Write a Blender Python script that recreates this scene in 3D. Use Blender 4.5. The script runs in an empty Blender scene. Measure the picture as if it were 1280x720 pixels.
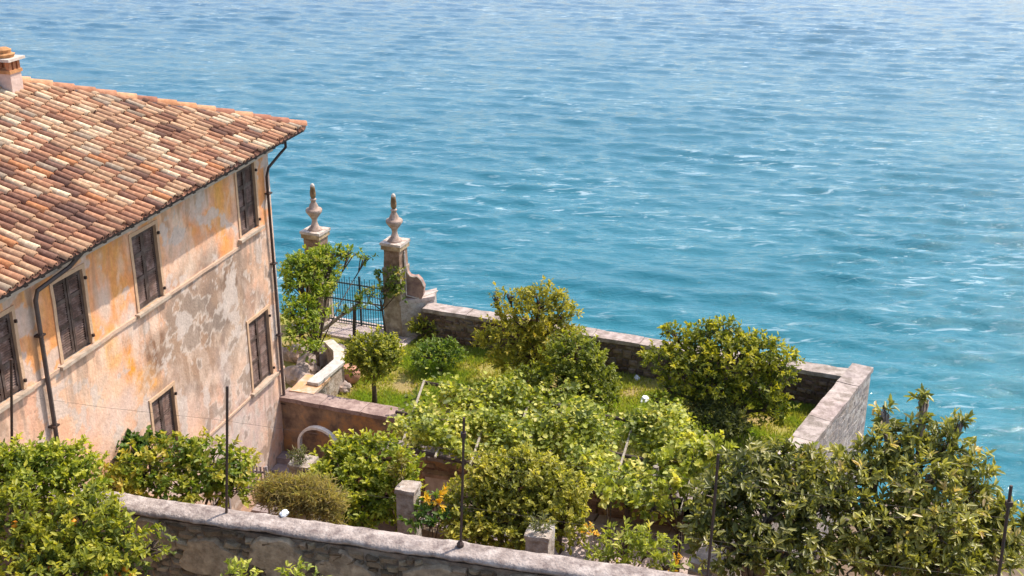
import bpy, bmesh, math, random
import numpy as np
from mathutils import Vector, noise
random.seed(7)
rng = np.random.default_rng(7)
S = bpy.context.scene
COL = S.collection

# ---------------------------------------------------------------- camera
FPX = 1530.0; TH = math.radians(21.7); HC = 18.0
cam = bpy.data.cameras.new('camera'); camo = bpy.data.objects.new('camera', cam); COL.objects.link(camo)
cam.sensor_width = 36; cam.lens = 36 * FPX / 1280; cam.clip_start = .2; cam.clip_end = 20000
camo.location = (0, 0, HC); camo.rotation_euler = (math.radians(90) - TH, 0, 0)
S.camera = camo

# ---------------------------------------------------------------- light
SUN_AZ = math.radians(56); SUN_EL = math.radians(54)
w = bpy.data.worlds.new('World'); S.world = w; w.use_nodes = True
nt = w.node_tree; sky = nt.nodes.new('ShaderNodeTexSky'); sky.sky_type = 'NISHITA'; sky.sun_disc = False
sky.sun_elevation = SUN_EL; sky.sun_rotation = SUN_AZ; sky.air_density = 1.0; sky.dust_density = 2.0
bg = nt.nodes['Background']; bg.inputs[1].default_value = .15
nt.links.new(sky.outputs[0], bg.inputs[0])
sl = bpy.data.lights.new('sun', 'SUN'); sl.energy = 2.8; sl.angle = math.radians(.6); sl.color = (1, .93, .82)
so = bpy.data.objects.new('sun', sl); COL.objects.link(so)
sd = Vector((math.sin(SUN_AZ) * math.cos(SUN_EL), math.cos(SUN_AZ) * math.cos(SUN_EL), math.sin(SUN_EL)))
so.rotation_euler = sd.to_track_quat('Z', 'Y').to_euler(); so.location = (20, 0, 40)
S.view_settings.view_transform = 'Standard'; S.view_settings.look = 'None'
S.view_settings.exposure = .9; S.view_settings.gamma = 1

# ---------------------------------------------------------------- survey helpers (turn a sighting into a place)
def ray(px, py):
    x = (px - 640) / FPX; y = -(py - 360) / FPX
    return np.array([x, math.cos(TH) + y * math.sin(TH), -math.sin(TH) + y * math.cos(TH)])
def P(px, py, z):
    r = ray(px, py); t = (z - HC) / r[2]; return np.array([0, 0, HC]) + r * t
def PY(px, py, Y):
    r = ray(px, py); return np.array([0, 0, HC]) + r * (Y / r[1])
def zc(p): return p[1] * math.cos(TH) - (p[2] - HC) * math.sin(TH)
AZ = math.radians(16.4)
U = np.array([math.sin(AZ), math.cos(AZ), 0]); N = np.array([math.cos(AZ), -math.sin(AZ), 0]); Z = np.array([0, 0, 1.])
C0 = P(359, 600, 3.2)
def F(px, py):
    r = ray(px, py); t = np.dot(C0 - [0, 0, HC], N) / np.dot(r, N); p = np.array([0, 0, HC]) + r * t
    return np.dot(p - C0, U), p[2]
def norm(v): v = np.asarray(v, float); return v / (np.linalg.norm(v) + 1e-12)

# ---------------------------------------------------------------- object helpers
def tag(o, label=None, cat=None, group=None, kind=None):
    if label: o['label'] = label
    if cat: o['category'] = cat
    if group: o['group'] = group
    if kind: o['kind'] = kind
    return o
def empty(name, loc, label=None, cat=None, group=None):
    o = bpy.data.objects.new(name, None); COL.objects.link(o); o.location = [float(c) for c in loc]
    o.empty_display_size = .2
    return tag(o, label, cat, group)
def root_loc(o):
    l = np.zeros(3)
    while o is not None:
        l += np.array(o.location); o = o.parent
    return l
class MB:
    """collects shapes in world space, links them as one mesh object"""
    def __init__(s): s.v = []; s.f = []; s.c = []; s.n = 0
    def add(s, v, f, c=None):
        v = np.asarray(v, float); s.v.append(v)
        s.f += [tuple(i + s.n for i in q) for q in f]
        cc = np.ones((len(v), 3)) if c is None else np.broadcast_to(np.asarray(c, float), (len(v), 3))
        s.c.append(cc); s.n += len(v)
    def box(s, o, a, b, c, col=None, j=0):
        o, a, b, c = [np.asarray(q, float) for q in (o, a, b, c)]
        v = np.array([o, o + a, o + a + b, o + b, o + c, o + a + c, o + a + b + c, o + b + c])
        if j: v = v + rng.normal(0, j, v.shape)
        s.add(v, [(0, 3, 2, 1), (4, 5, 6, 7), (0, 1, 5, 4), (1, 2, 6, 5), (2, 3, 7, 6), (3, 0, 4, 7)], col)
    def prism(s, pts, z0, z1, col=None):
        n = len(pts); v = [(p[0], p[1], z0) for p in pts] + [(p[0], p[1], z1) for p in pts]
        s.add(v, [tuple(range(n))[::-1], tuple(range(n, 2 * n))] + [(i, (i + 1) % n, n + (i + 1) % n, n + i) for i in range(n)], col)
    def tube(s, pts, rad, seg=6, col=None):
        pts = [np.asarray(p, float) for p in pts]; rad = [rad] * len(pts) if np.isscalar(rad) else rad
        V = []; prev = None
        for i, p in enumerate(pts):
            d = norm((pts[min(i + 1, len(pts) - 1)] - pts[max(i - 1, 0)]))
            if prev is None: a = np.cross(d, [0, 0, 1]) if abs(d[2]) < .9 else np.cross(d, [1, 0, 0])
            else: a = prev - d * np.dot(prev, d)
            a = norm(a); prev = a; b = np.cross(d, a)
            for k in range(seg):
                t = 2 * math.pi * k / seg; V.append(p + (a * math.cos(t) + b * math.sin(t)) * rad[i])
        Fc = []
        for i in range(len(pts) - 1):
            for k in range(seg):
                k2 = (k + 1) % seg; Fc.append((i * seg + k, i * seg + k2, (i + 1) * seg + k2, (i + 1) * seg + k))
        Fc.append(tuple(range(seg))[::-1]); Fc.append(tuple((len(pts) - 1) * seg + k for k in range(seg)))
        s.add(V, Fc, col)
    def lathe(s, o, prof, seg=16, col=None):
        V = [(o[0] + r * math.cos(2 * math.pi * k / seg), o[1] + r * math.sin(2 * math.pi * k / seg), o[2] + z) for r, z in prof for k in range(seg)]
        Fc = [(i * seg + k, i * seg + (k + 1) % seg, (i + 1) * seg + (k + 1) % seg, (i + 1) * seg + k) for i in range(len(prof) - 1) for k in range(seg)]
        Fc += [tuple(range(seg))[::-1], tuple((len(prof) - 1) * seg + k for k in range(seg))]
        s.add(V, Fc, col)
    def build(s, name, mat, parent=None, smooth=False):
        v = np.concatenate(s.v); c = np.concatenate(s.c)
        return mesh_obj(name, v, s.f, c, mat, parent, smooth)
def mesh_obj(name, v, f, c, mat, parent=None, smooth=False):
    if parent is not None: v = v - root_loc(parent)
    me = bpy.data.meshes.new(name)
    if isinstance(f, np.ndarray):
        k = f.shape[1]; me.vertices.add(len(v)); me.vertices.foreach_set('co', v.astype(np.float32).ravel())
        me.loops.add(f.size); me.loops.foreach_set('vertex_index', f.astype(np.int32).ravel())
        me.polygons.add(len(f)); me.polygons.foreach_set('loop_start', np.arange(0, f.size, k, dtype=np.int32))
        me.update(calc_edges=True)
    else:
        me.from_pydata([tuple(q) for q in v], [], f)
    if c is not None:
        a = me.color_attributes.new('tint', 'FLOAT_COLOR', 'POINT')
        a.data.foreach_set('color', np.column_stack([c, np.ones(len(c))]).astype(np.float32).ravel())
    if smooth: me.polygons.foreach_set('use_smooth', np.ones(len(me.polygons), dtype=bool))
    me.materials.append(mat)
    o = bpy.data.objects.new(name, me); COL.objects.link(o)
    if parent is not None: o.parent = parent
    return o
def rough(o, sub=2, amp=.02, freq=3.):
    """give a built part worn, uneven faces"""
    bm = bmesh.new(); bm.from_mesh(o.data)
    bmesh.ops.subdivide_edges(bm, edges=[e for e in bm.edges if e.calc_length() > .14], cuts=sub, use_grid_fill=True)
    for vv in bm.verts:
        q = Vector(vv.co + Vector(root_loc(o))) * freq
        vv.co += Vector((noise.noise(q), noise.noise(q + Vector((31, 0, 0))), noise.noise(q + Vector((0, 57, 0))))) * amp
    bm.to_mesh(o.data); bm.free(); return o

# ---------------------------------------------------------------- materials
def newmat(name):
    m = bpy.data.materials.new(name); m.use_nodes = True; t = m.node_tree
    return m, t, t.nodes['Principled BSDF']
def surf(name, col, col2=None, scale=6., rough_=.85, bump=.3, bscale=30., tint=True, dirt=None, dscale=1.5, spec=.3, damt=.6, bdist=.02):
    m, t, b = newmat(name); L = t.links.new
    tc = t.nodes.new('ShaderNodeTexCoord'); src = tc.outputs['Object']
    n1 = t.nodes.new('ShaderNodeTexNoise'); n1.inputs['Scale'].default_value = scale; n1.inputs['Detail'].default_value = 8; n1.inputs['Roughness'].default_value = .65
    L(src, n1.inputs['Vector'])
    r = t.nodes.new('ShaderNodeValToRGB'); L(n1.outputs[0], r.inputs[0])
    r.color_ramp.elements[0].position = .35; r.color_ramp.elements[1].position = .65
    c2 = col2 or tuple(x * .65 for x in col)
    r.color_ramp.elements[0].color = (*c2, 1); r.color_ramp.elements[1].color = (*col, 1)
    out = r.outputs[0]
    if dirt:
        n2 = t.nodes.new('ShaderNodeTexNoise'); n2.inputs['Scale'].default_value = dscale; n2.inputs['Detail'].default_value = 9; n2.inputs['Roughness'].default_value = .7
        L(src, n2.inputs['Vector'])
        r2 = t.nodes.new('ShaderNodeValToRGB'); L(n2.outputs[0], r2.inputs[0]); r2.color_ramp.elements[0].position = .47; r2.color_ramp.elements[1].position = .6
        r2.color_ramp.elements[1].color = (damt,) * 3 + (1,)
        mx = t.nodes.new('ShaderNodeMixRGB'); L(r2.outputs[0], mx.inputs[0]); L(out, mx.inputs[1]); mx.inputs[2].default_value = (*dirt, 1); out = mx.outputs[0]
    if tint:
        a = t.nodes.new('ShaderNodeAttribute'); a.attribute_name = 'tint'
        mm = t.nodes.new('ShaderNodeMixRGB'); mm.blend_type = 'MULTIPLY'; mm.inputs[0].default_value = 1
        L(out, mm.inputs[1]); L(a.outputs['Color'], mm.inputs[2]); out = mm.outputs[0]
    L(out, b.inputs['Base Color']); b.inputs['Roughness'].default_value = rough_; b.inputs['Specular IOR Level'].default_value = spec
    if bump:
        n3 = t.nodes.new('ShaderNodeTexNoise'); n3.inputs['Scale'].default_value = bscale; n3.inputs['Detail'].default_value = 6; L(src, n3.inputs['Vector'])
        bp = t.nodes.new('ShaderNodeBump'); bp.inputs['Strength'].default_value = bump; bp.inputs['Distance'].default_value = bdist
        L(n3.outputs[0], bp.inputs['Height']); L(bp.outputs[0], b.inputs['Normal'])
    return m
def leafmat(name, rough_=.5, trans=.4, spec=.4):
    m, t, b = newmat(name); L = t.links.new
    a = t.nodes.new('ShaderNodeAttribute'); a.attribute_name = 'tint'
    L(a.outputs['Color'], b.inputs['Base Color']); b.inputs['Roughness'].default_value = rough_; b.inputs['Specular IOR Level'].default_value = spec
    tr = t.nodes.new('ShaderNodeBsdfTranslucent'); mu = t.nodes.new('ShaderNodeMixRGB'); mu.blend_type = 'MULTIPLY'; mu.inputs[0].default_value = 1
    L(a.outputs['Color'], mu.inputs[1]); mu.inputs[2].default_value = (1.5, 1.5, .6, 1); L(mu.outputs[0], tr.inputs[0])
    mx = t.nodes.new('ShaderNodeMixShader'); mx.inputs[0].default_value = trans
    L(b.outputs[0], mx.inputs[1]); L(tr.outputs[0], mx.inputs[2]); L(mx.outputs[0], t.nodes['Material Output'].inputs[0])
    return m
W1 = (1, 1, 1)
M = dict(
    leaf=leafmat('leaf'), glossy=leafmat('glossy_leaf', .38, .32, .45),
    bark=surf('bark', (.16, .11, .07), (.06, .04, .03), 12, .9, .6, 40),
    pale_wood=surf('pale_wood', (.42, .36, .29), (.24, .2, .16), 9, .85, .4, 40),
    dark_wood=surf('dark_wood', (.12, .085, .065), (.05, .035, .03), 9, .85, .4, 40),
    shutter=surf('shutter_paint', (.10, .058, .042), (.045, .027, .02), 7, .65, .2, 30, dirt=(.20, .15, .13), dscale=5, damt=.5),
    iron=surf('rusty_iron', (.035, .025, .022), (.07, .03, .018), 14, .6, .3, 60, spec=.5),
    pipe=surf('downpipe_metal', (.13, .1, .085), (.07, .05, .045), 5, .5, .1, 40, spec=.5),
    mortar=surf('rubble_mortar', (.20, .14, .10), (.07, .05, .035), 5, .95, .8, 25, dirt=(.33, .27, .21), dscale=1.6),
    stone=surf('rubble_stone', (.95, .95, .95), (.6, .58, .55), 9, .9, .7, 35, dirt=(.5, .47, .4), dscale=3),
    coping=surf('coping_stone', (.58, .48, .42), (.34, .27, .24), 5, .9, .5, 30, dirt=(.20, .16, .12), dscale=4.2, damt=.7),
    old_coping=surf('weathered_coping', (.40, .325, .28), (.18, .135, .12), 6.5, .95, .9, 22, dirt=(.60, .51, .45), dscale=3.5, damt=.5, bdist=.03),
    plaster=surf('weathered_plaster', (.46, .31, .19), (.17, .11, .08), 2.6, .95, .6, 25, dirt=(.55, .23, .05), dscale=1.3, damt=.6),
    white_trim=surf('limewashed_trim', (.66, .58, .50), (.46, .37, .30), 7, .9, .3, 40),
    stucco=surf('stucco', (1, 1, 1), (.84, .82, .8), 9, .95, .45, 22, dirt=(.72, .68, .66), dscale=14, damt=.35),
    tile=surf('terracotta', (1, 1, 1), (.72, .66, .62), 9, .9, .4, 50, dirt=(.45, .4, .36), dscale=7, damt=.45),
    pillar=surf('pillar_stone', (.56, .46, .35), (.28, .21, .15), 5, .95, .7, 30, dirt=(.2, .15, .09), dscale=3.2, damt=.75),
    grey_pillar=surf('grey_pillar_stone', (.50, .41, .34), (.24, .18, .14), 7, .95, .8, 28, dirt=(.62, .58, .54), dscale=3),
    rock=surf('rock', (.44, .35, .31), (.24, .19, .17), 4, .95, .8, 20, dirt=(.62, .42, .3), dscale=2),
    soil=surf('soil', (.22, .15, .10), (.10, .07, .045), 3, .98, .8, 18, dirt=(.3, .24, .17), dscale=1.2),
    paving=surf('path_paving', (.62, .5, .46), (.45, .34, .31), 4, .9, .4, 25),
    lawn=surf('lawn_ground', (.26, .28, .05), (.34, .26, .08), 1.3, .98, .8, 30, dirt=(.33, .23, .11), dscale=.9, damt=.7, bdist=.04),
    white=surf('white_paint', (.8, .8, .8), (.7, .7, .7), 7, .5, .1, 40),
    clay=surf('clay', (.5, .3, .22), (.35, .2, .15), 6, .85, .3, 30),
    under=surf('roof_board', (.1, .07, .055), (.05, .035, .03), 8, .9, .3, 30),
    slate=surf('grey_slab', (.36, .31, .3), (.24, .2, .2), 5, .85, .3, 30),
    terracotta_cap=surf('ochre_cap', (.62, .33, .13), (.5, .3, .18), 5, .9, .3, 30, dirt=(.6, .55, .5), dscale=3),
)
M['pale_bark'] = surf('pale_bark', (.34, .27, .22), (.16, .12, .09), 12, .9, .5, 40)
M['gate_paint'] = surf('gate_paint', (.05, .09, .10), (.04, .05, .05), 9, .6, .2, 40)
M['urn'] = surf('urn_stone', (.62, .52, .45), (.40, .31, .25), 9, .9, .6, 40, dirt=(.22, .16, .12), dscale=6, damt=.6)
M['arch_white'] = surf('arch_white', (.84, .80, .74), (.72, .66, .58), 8, .9, .3, 40)
# fruit
M['fruit'] = surf('orange_peel', (.85, .32, .02), (.75, .25, .02), 20, .45, .1, 80, tint=False)

# ---------------------------------------------------------------- lake
def build_lake():
    ny, nx = 620, 640

    ys = np.concatenate([np.linspace(-60, 20, 10), 22 * (190 / 22) ** np.linspace(0, 1, ny), 200 * (15000 / 200) ** np.linspace(0, 1, 50)])
    t = np.linspace(-1, 1, nx) * .62
    t = np.concatenate([-np.geomspace(14, .66, 22), t, np.geomspace(.66, 14, 22)])
    Yg, T = np.meshgrid(ys, t, indexing='ij')
    X = T * np.maximum(np.abs(Yg), 30) ; H = np.zeros_like(X); DX = np.zeros_like(X)
    r2 = np.random.default_rng(3)
    wd = math.radians(192)                                      # wind blows to the south-south-west
    for i in range(110):
        lam = .45 * (3.4 / .45) ** r2.random(); k = 2 * math.pi / lam
        a = wd + r2.normal(0, .24); amp = .0043 * lam ** .78 * r2.uniform(.5, 1.3)
        ph = r2.random() * 6.28
        arg = k * (X * math.sin(a) + Yg * math.cos(a)) + ph
        fade = np.clip(1.4 - Yg / 480 / (lam / 7.5 + .15), 0, 1)
        H += amp * fade * (np.sin(arg) + .22 * np.cos(2 * arg))
    # gusts: rougher and calmer patches
    G = np.zeros_like(H)
    for i in range(14):
        lam = r2.uniform(14, 60); a = r2.random() * 6.28
        G += np.sin(2 * math.pi / lam * (X * math.sin(a) + Yg * math.cos(a)) + r2.random() * 6.28)
    H *= np.clip(1 + .22 * G / 2.6, .5, 1.7)
    V = np.stack([X, Yg, H], -1).reshape(-1, 3); m_, n_ = X.shape
    idx = np.arange(m_ * n_).reshape(m_, n_)
    Fq = np.stack([idx[:-1, :-1], idx[:-1, 1:], idx[1:, 1:], idx[1:, :-1]], -1).reshape(-1, 4)
    m, t_, b = newmat('lake_water'); L = t_.links.new
    tc = t_.nodes.new('ShaderNodeTexCoord')
    def mapped(sx, sy, rot=0):
        mp = t_.nodes.new('ShaderNodeMapping'); mp.inputs['Scale'].default_value = (sx, sy, 1); mp.inputs['Rotation'].default_value = (0, 0, rot)
        L(tc.outputs['Object'], mp.inputs['Vector']); return mp.outputs[0]
    def nz(vec, sc, det, ro=.6, dis=0):
        n = t_.nodes.new('ShaderNodeTexNoise'); n.inputs['Scale'].default_value = sc; n.inputs['Detail'].default_value = det; n.inputs['Roughness'].default_value = ro; n.inputs['Distortion'].default_value = dis
        L(vec, n.inputs['Vector']); return n.outputs[0]
    def ramp(v, a, bb, ca=(0, 0, 0, 1), cb=(1, 1, 1, 1)):
        r = t_.nodes.new('ShaderNodeValToRGB'); r.color_ramp.elements[0].position = a; r.color_ramp.elements[1].position = bb
        r.color_ramp.elements[0].color = ca; r.color_ramp.elements[1].color = cb; L(v, r.inputs[0]); return r.outputs[0]
    # water body colour: teal near; paler far, with grazing sky reflection painted in
    sep = t_.nodes.new('ShaderNodeSeparateXYZ'); L(tc.outputs['Object'], sep.inputs[0])
    mr = t_.nodes.new('ShaderNodeMapRange'); mr.inputs[1].default_value = 30; mr.inputs[2].default_value = 120; L(sep.outputs['Y'], mr.inputs[0])
    body_sky = ramp(mr.outputs[0], .0, 1., (.015, .155, .195, 1), (.062, .138, .205, 1))
    v = ramp(nz(mapped(.03, .10, .2), 1, 6), .35, .7, (.82, .90, .92, 1), (1.2, 1.08, 1.06, 1))
    mu = t_.nodes.new('ShaderNodeMixRGB'); mu.blend_type = 'MULTIPLY'; mu.inputs[0].default_value = 1; L(body_sky, mu.inputs[1]); L(v, mu.inputs[2])
    # thin pale flecks: sky glints and foam painted into the colour
    f1 = ramp(nz(mapped(.45, 1.9, .2), 1.5, 5, .62, .9), .575, .66)
    f2 = ramp(nz(mapped(.07, .12, .1), 1, 4), .42, .58)
    fm = t_.nodes.new('ShaderNodeMath'); fm.operation = 'MULTIPLY'; L(f1, fm.inputs[0]); L(f2, fm.inputs[1])
    fm2 = t_.nodes.new('ShaderNodeMath'); fm2.operation = 'MULTIPLY'; L(fm.outputs[0], fm2.inputs[0]); fm2.inputs[1].default_value = .5
    mx = t_.nodes.new('ShaderNodeMixRGB'); L(fm2.outputs[0], mx.inputs[0]); L(mu.outputs[0], mx.inputs[1]); mx.inputs[2].default_value = (.55, .66, .68, 1)
    L(mx.outputs[0], b.inputs['Base Color'])
    b.inputs['Roughness'].default_value = .05; b.inputs['IOR'].default_value = 1.33; b.inputs['Specular IOR Level'].default_value = .4
    hn = nz(mapped(.8, 2.0, .22), 2.2, 5, .62, .5)
    bp = t_.nodes.new('ShaderNodeBump'); bp.inputs['Strength'].default_value = .7; bp.inputs['Distance'].default_value = .09
    L(hn, bp.inputs['Height']); L(bp.outputs[0], b.inputs['Normal'])
    o = mesh_obj('lake', V, Fq, None, m, None, True); tag(o, kind='structure')
build_lake()

# ---------------------------------------------------------------- ground levels
def SW(t, off=0, z=0):                                          # along the seawall from its far left end
    a = P(545, 379, 5.7); b = P(1087, 465, 5.7); d = norm((b - a) * [1, 1, 0]); q = a + d * t; nn = np.array([-d[1], d[0], 0]); q = q - nn * .2 - d * .2
    return np.array([q[0], q[1], 0]) + nn * off + Z * z
SWL = float(np.linalg.norm((P(1087, 465, 5.7) - P(545, 379, 5.7))[:2]))
RW0 = P(1087, 465, 5.7) * [1, 1, 0]; RW1 = P(1000, 575, 5.7) * [1, 1, 0]; RD = norm(RW1 - RW0)
RW0 = RW0 - np.array([-RD[1], RD[0], 0]) * .24
def RW(t, off=0, z=0): return RW0 + RD * t + np.array([-RD[1], RD[0], 0]) * off + Z * z    # off>0: outwards (east)
A1 = P(360, 497, 5.4); A2 = P(493, 522, 5.4); AD = norm((A2 - A1) * [1, 1, 0]); AN = np.array([-AD[1], AD[0], 0])   # retaining wall
ALEN = float(np.linalg.norm((A2 - A1)[:2]))
def AW(t, off=0, z=0): return np.array([A1[0], A1[1], 0]) + AD * t + AN * off + Z * z
B1 = P(500, 559, 4.8); B2 = P(1000, 641, 4.8); BD = norm((B2 - B1) * [1, 1, 0]); BN = np.array([-BD[1], BD[0], 0])
BLEN = float(np.linalg.norm((B2 - B1)[:2]))
def BW(t, off=0, z=0): return np.array([B1[0], B1[1], 0]) + BD * t + BN * off + Z * z
ZW = 8.9; KW = (HC - ZW) / (HC - 7.2); G1 = P(135, 613, ZW); G2 = P(860, 716, ZW); GD = norm((G2 - G1) * [1, 1, 0]); GN = np.array([-GD[1], GD[0], 0])   # foreground wall, far edge of coping
def GW(t, off=0, z=0): return np.array([G1[0], G1[1], 0]) + GD * t + GN * off + Z * z
HS = .25                                                        # house corner
def HP(s, d=0, z=0): return np.array([C0[0], C0[1], 0]) + U * s + N * d + Z * z

def sheet(name, pts, z0, z1, mat, seg=0):
    b = MB(); b.prism([p[:2] for p in pts], z0, z1); o = b.build(name, mat); tag(o, kind='structure'); return o
gl = [SW(-4.5, .1), SW(SWL - .1, .1), RW(9.5, -.1) , BW(BLEN - 1.2, .05), BW(0, .05), AW(ALEN, .15), AW(-.6, .15), HP(HS, -5), HP(HS + 5.5, -5)]
gl = [SW(-4.5, 0), SW(SWL - .15, 0), RW(6.5, .0), BW(BLEN * .97, .02), BW(.35, .06), AW(ALEN - .08, .25), AW(-.6, .2), AW(-4, .2), SW(-9, 0)]
# uneven lawn surface on top of the terrace fill
sheet('garden_terrace', gl, -3, 4.74, M['soil'])
def lawn():
    from itertools import product
    xs = np.arange(-9, 9.01, .16); ys = np.arange(20.5, 34, .16); poly = [p[:2] for p in gl]
    def inside(x, y):
        c = False; n = len(poly)
        for i in range(n):
            x1, y1 = poly[i]; x2, y2 = poly[(i + 1) % n]
            if (y1 > y) != (y2 > y) and x < (x2 - x1) * (y - y1) / (y2 - y1) + x1: c = not c
        return c
    ins = np.array([[inside(x, y) for x in xs] for y in ys])
    v = []; 
    for y in ys:
        for x in xs: v.append((x, y, 4.79 + .05 * noise.noise(Vector((x, y, 0)) * .6) + .02 * noise.noise(Vector((x, y, 3)) * 2.3)))
    n = len(xs); f = [(j * n + i, j * n + i + 1, (j + 1) * n + i + 1, (j + 1) * n + i) for j in range(len(ys) - 1) for i in range(n - 1) if ins[j, i] and ins[j + 1, i] and ins[j, i + 1] and ins[j + 1, i + 1]]
    o = mesh_obj('lawn', np.array(v), f, np.ones((len(v), 3)), M['lawn'], None, True); tag(o, kind='structure')
    # grass blades
    q = []; cc = []
    k = 0; r3 = np.random.default_rng(5)
    X = r3.uniform(-5.2, 8.2, 350000); Y = r3.uniform(21, 30.5, 350000)
    keep = ins[np.clip(((Y - 20.5) / .16).astype(int), 0, len(ys) - 1), np.clip(((X + 9) / .16).astype(int), 0, n - 1)]
    X, Y = X[keep], Y[keep]
    dens = np.array([noise.noise(Vector((x, y, 0)) * .8) + .5 * noise.noise(Vector((x, y, 9)) * 2.5) for x, y in zip(X, Y)])
    kp = dens + r3.normal(0, .25, len(X)) > -.12; X, Y, dens = X[kp], Y[kp], dens[kp]; nb = len(X)
    ang = r3.uniform(0, 6.28, nb); h = r3.uniform(.05, .13, nb) ; wd = r3.uniform(.012, .03, nb)
    z0 = 4.77; dx, dy = np.cos(ang) * wd, np.sin(ang) * wd; lx, ly = r3.normal(0, .04, nb), r3.normal(0, .04, nb)
    V = np.empty((nb, 3, 3)); V[:, 0] = np.stack([X - dx, Y - dy, np.full(nb, z0)], -1); V[:, 1] = np.stack([X + dx, Y + dy, np.full(nb, z0)], -1); V[:, 2] = np.stack([X + lx, Y + ly, z0 + h], -1)
    t = np.clip(.62 + dens[:, None] * .9 + r3.normal(0, .22, (nb, 1)), 0, 1)
    c = np.array([.42, .36, .09]) * (1 - t) + np.array([.27, .37, .05]) * t; c *= r3.uniform(.75, 1.25, (nb, 1))
    g = mesh_obj('grass', V.reshape(-1, 3), np.arange(nb * 3).reshape(-1, 3), np.repeat(c, 3, 0), M['leaf'])
    tag(g, 'short patchy yellow green grass on the walled garden lawn', 'grass', kind='stuff')
lawn()
court = [AW(-1.2, .3), AW(ALEN, .3), BW(0, .1), BW(BLEN, .1), RW(9.4, -.1), GW(9.6 * KW, -.15), GW(-9, -.15), HP(-16, -3), HP(HS, -3)]
sheet('court_ground', court, -3, 3.2, M['soil'])
sheet('near_terrace_ground', [GW(-14, -.2), GW(26, -.2), GW(26, -16), GW(-14, -16)], -3, ZW - 2.6, M['soil'])
sheet('bank_ground', [RW(2.6, .3), P(1130, 610, 2.6), P(1330, 690, 2.6), GW(24, 3), GW(24, -.1), GW(8.9, -.1)], -3, 2.6, M['soil'])

# ---------------------------------------------------------------- rubble walls
STV = []
def stone_variant(c):
    b = MB(); e = .17
    x0, x1, z0, z1 = -.5, .5, -.5, .5
    j = lambda s=.12: random.uniform(-s, s)
    v = [(x0 + j(), 0, z0 + j()), (x1 + j(), 0, z0 + j()), (x1 + j(), 0, z1 + j()), (x0 + j(), 0, z1 + j()),
         (x0 + e + j(), -.8 + j(.2), z0 + e + j()), (x1 - e + j(), -.8 + j(.2), z0 + e + j()), (x1 - e + j(), -.9 + j(.2), z1 - e + j()), (x0 + e + j(), -.9 + j(.2), z1 - e + j())]
    return np.array(v), [(4, 5, 6, 7), (0, 1, 5, 4), (1, 2, 6, 5), (2, 3, 7, 6), (3, 0, 4, 7)], c
def stones(root, o, d, nrm, length, height, sw, sh, cols, nmax=300, dark=None, depth=.05, skip=None, part=None):
    """rubble face: o = lower left corner on the wall face, d = along, nrm = outward normal; each stone its own part, the rest joined"""
    o = np.asarray(o, float); d = norm(d); nrm = norm(nrm); items = []
    z = 0
    while z < height - sh * .4:
        rh = sh * random.uniform(.7, 1.35); x = random.uniform(-.5, 0) * sw
        while x < length:
            ww = sw * random.uniform(.45, 1.6); hh = rh * random.uniform(.6, 1.15)
            cx = x + ww / 2; cz = z + rh / 2 + random.uniform(-.25, .25) * sh + .3 * sh * noise.noise(Vector((x * 1.5, z, 0)))
            if 0 < cx - ww * .4 and cx + ww * .45 < length and cz + hh / 2 < height and random.random() > .08 and not (skip and skip(cx, cz)):
                items.append((cx, cz, ww * .9, hh * .9))
            x += ww
        z += rh
    def dist(it):
        p = o + d * it[0] + Z * it[1]; return np.linalg.norm(p - [0, 0, HC]) - it[2] * 3
    items.sort(key=dist)
    key = tuple(map(tuple, cols)); vs = [];
    for c in cols:
        for k in range(2):
            v, f, cc = stone_variant(c); mb = MB(); mb.add(v, f, np.array(c) * random.uniform(.85, 1.15)); ob = mb.build('stone', M['stone']); vs.append(ob.data); bpy.data.objects.remove(ob)
    par = part or root; rl = root_loc(par); ang = math.atan2(d[1], d[0])
    flip = np.dot(np.cross(d, Z), nrm) < 0                     # local -Y must face outwards
    for it in items[:nmax]:
        s = bpy.data.objects.new('stone', random.choice(vs)); COL.objects.link(s); s.parent = par
        p = o + d * it[0] + Z * it[1] - rl
        s.location = p; s.rotation_euler = (0, random.uniform(-.22, .22), ang + (math.pi if flip else 0)); s.scale = (it[2], depth * random.uniform(.6, 1.3), it[3])
    if len(items) > nmax:
        mb = MB()
        for it in items[nmax:]:
            v, f, c = stone_variant(random.choice(cols)); dd = -1 if flip else 1
            p = o + d * it[0] + Z * it[1]
            w_ = p + np.outer(v[:, 0] * it[2] * dd, d) + np.outer(-v[:, 1] * depth * random.uniform(.6, 1.3), nrm) + np.outer(v[:, 2] * it[3], Z)
            mb.add(w_, f, np.array(c) * random.uniform(.75, 1.15))
        so_ = mb.build('stone_fill', M['stone'], par); tag(so_, kind='stuff')
BR = [(.26, .17, .13), (.20, .13, .10), (.16, .11, .09), (.36, .26, .20), (.24, .15, .11), (.28, .22, .18)]
GR = [(.42, .31, .19), (.34, .24, .15), (.26, .18, .11), (.50, .38, .25), (.38, .27, .17), (.32, .24, .16), (.46, .33, .22), (.22, .15, .09)]

def slabs(root, q0, d, acr, length, width, z, th, mat, n, gap=.008):
    """coping slabs laid end to end, each a part"""
    x = 0; Ls = np.array([random.uniform(.8, 1.2) for _ in range(n)]); Ls = Ls / Ls.sum() * length
    for l_ in Ls:
        b = MB(); jz = random.uniform(-.014, .014); t = random.uniform(.80, 1.0)
        b.box(np.asarray(q0) + d * (x + gap) + Z * (z + jz), d * (l_ - gap * 2), acr * width, Z * th, (t, t * random.uniform(.95, 1), t * random.uniform(.93, 1)))
        o = b.build('coping_slab', mat, root); rough(o, 4, .022, 3.2); x += l_
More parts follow.
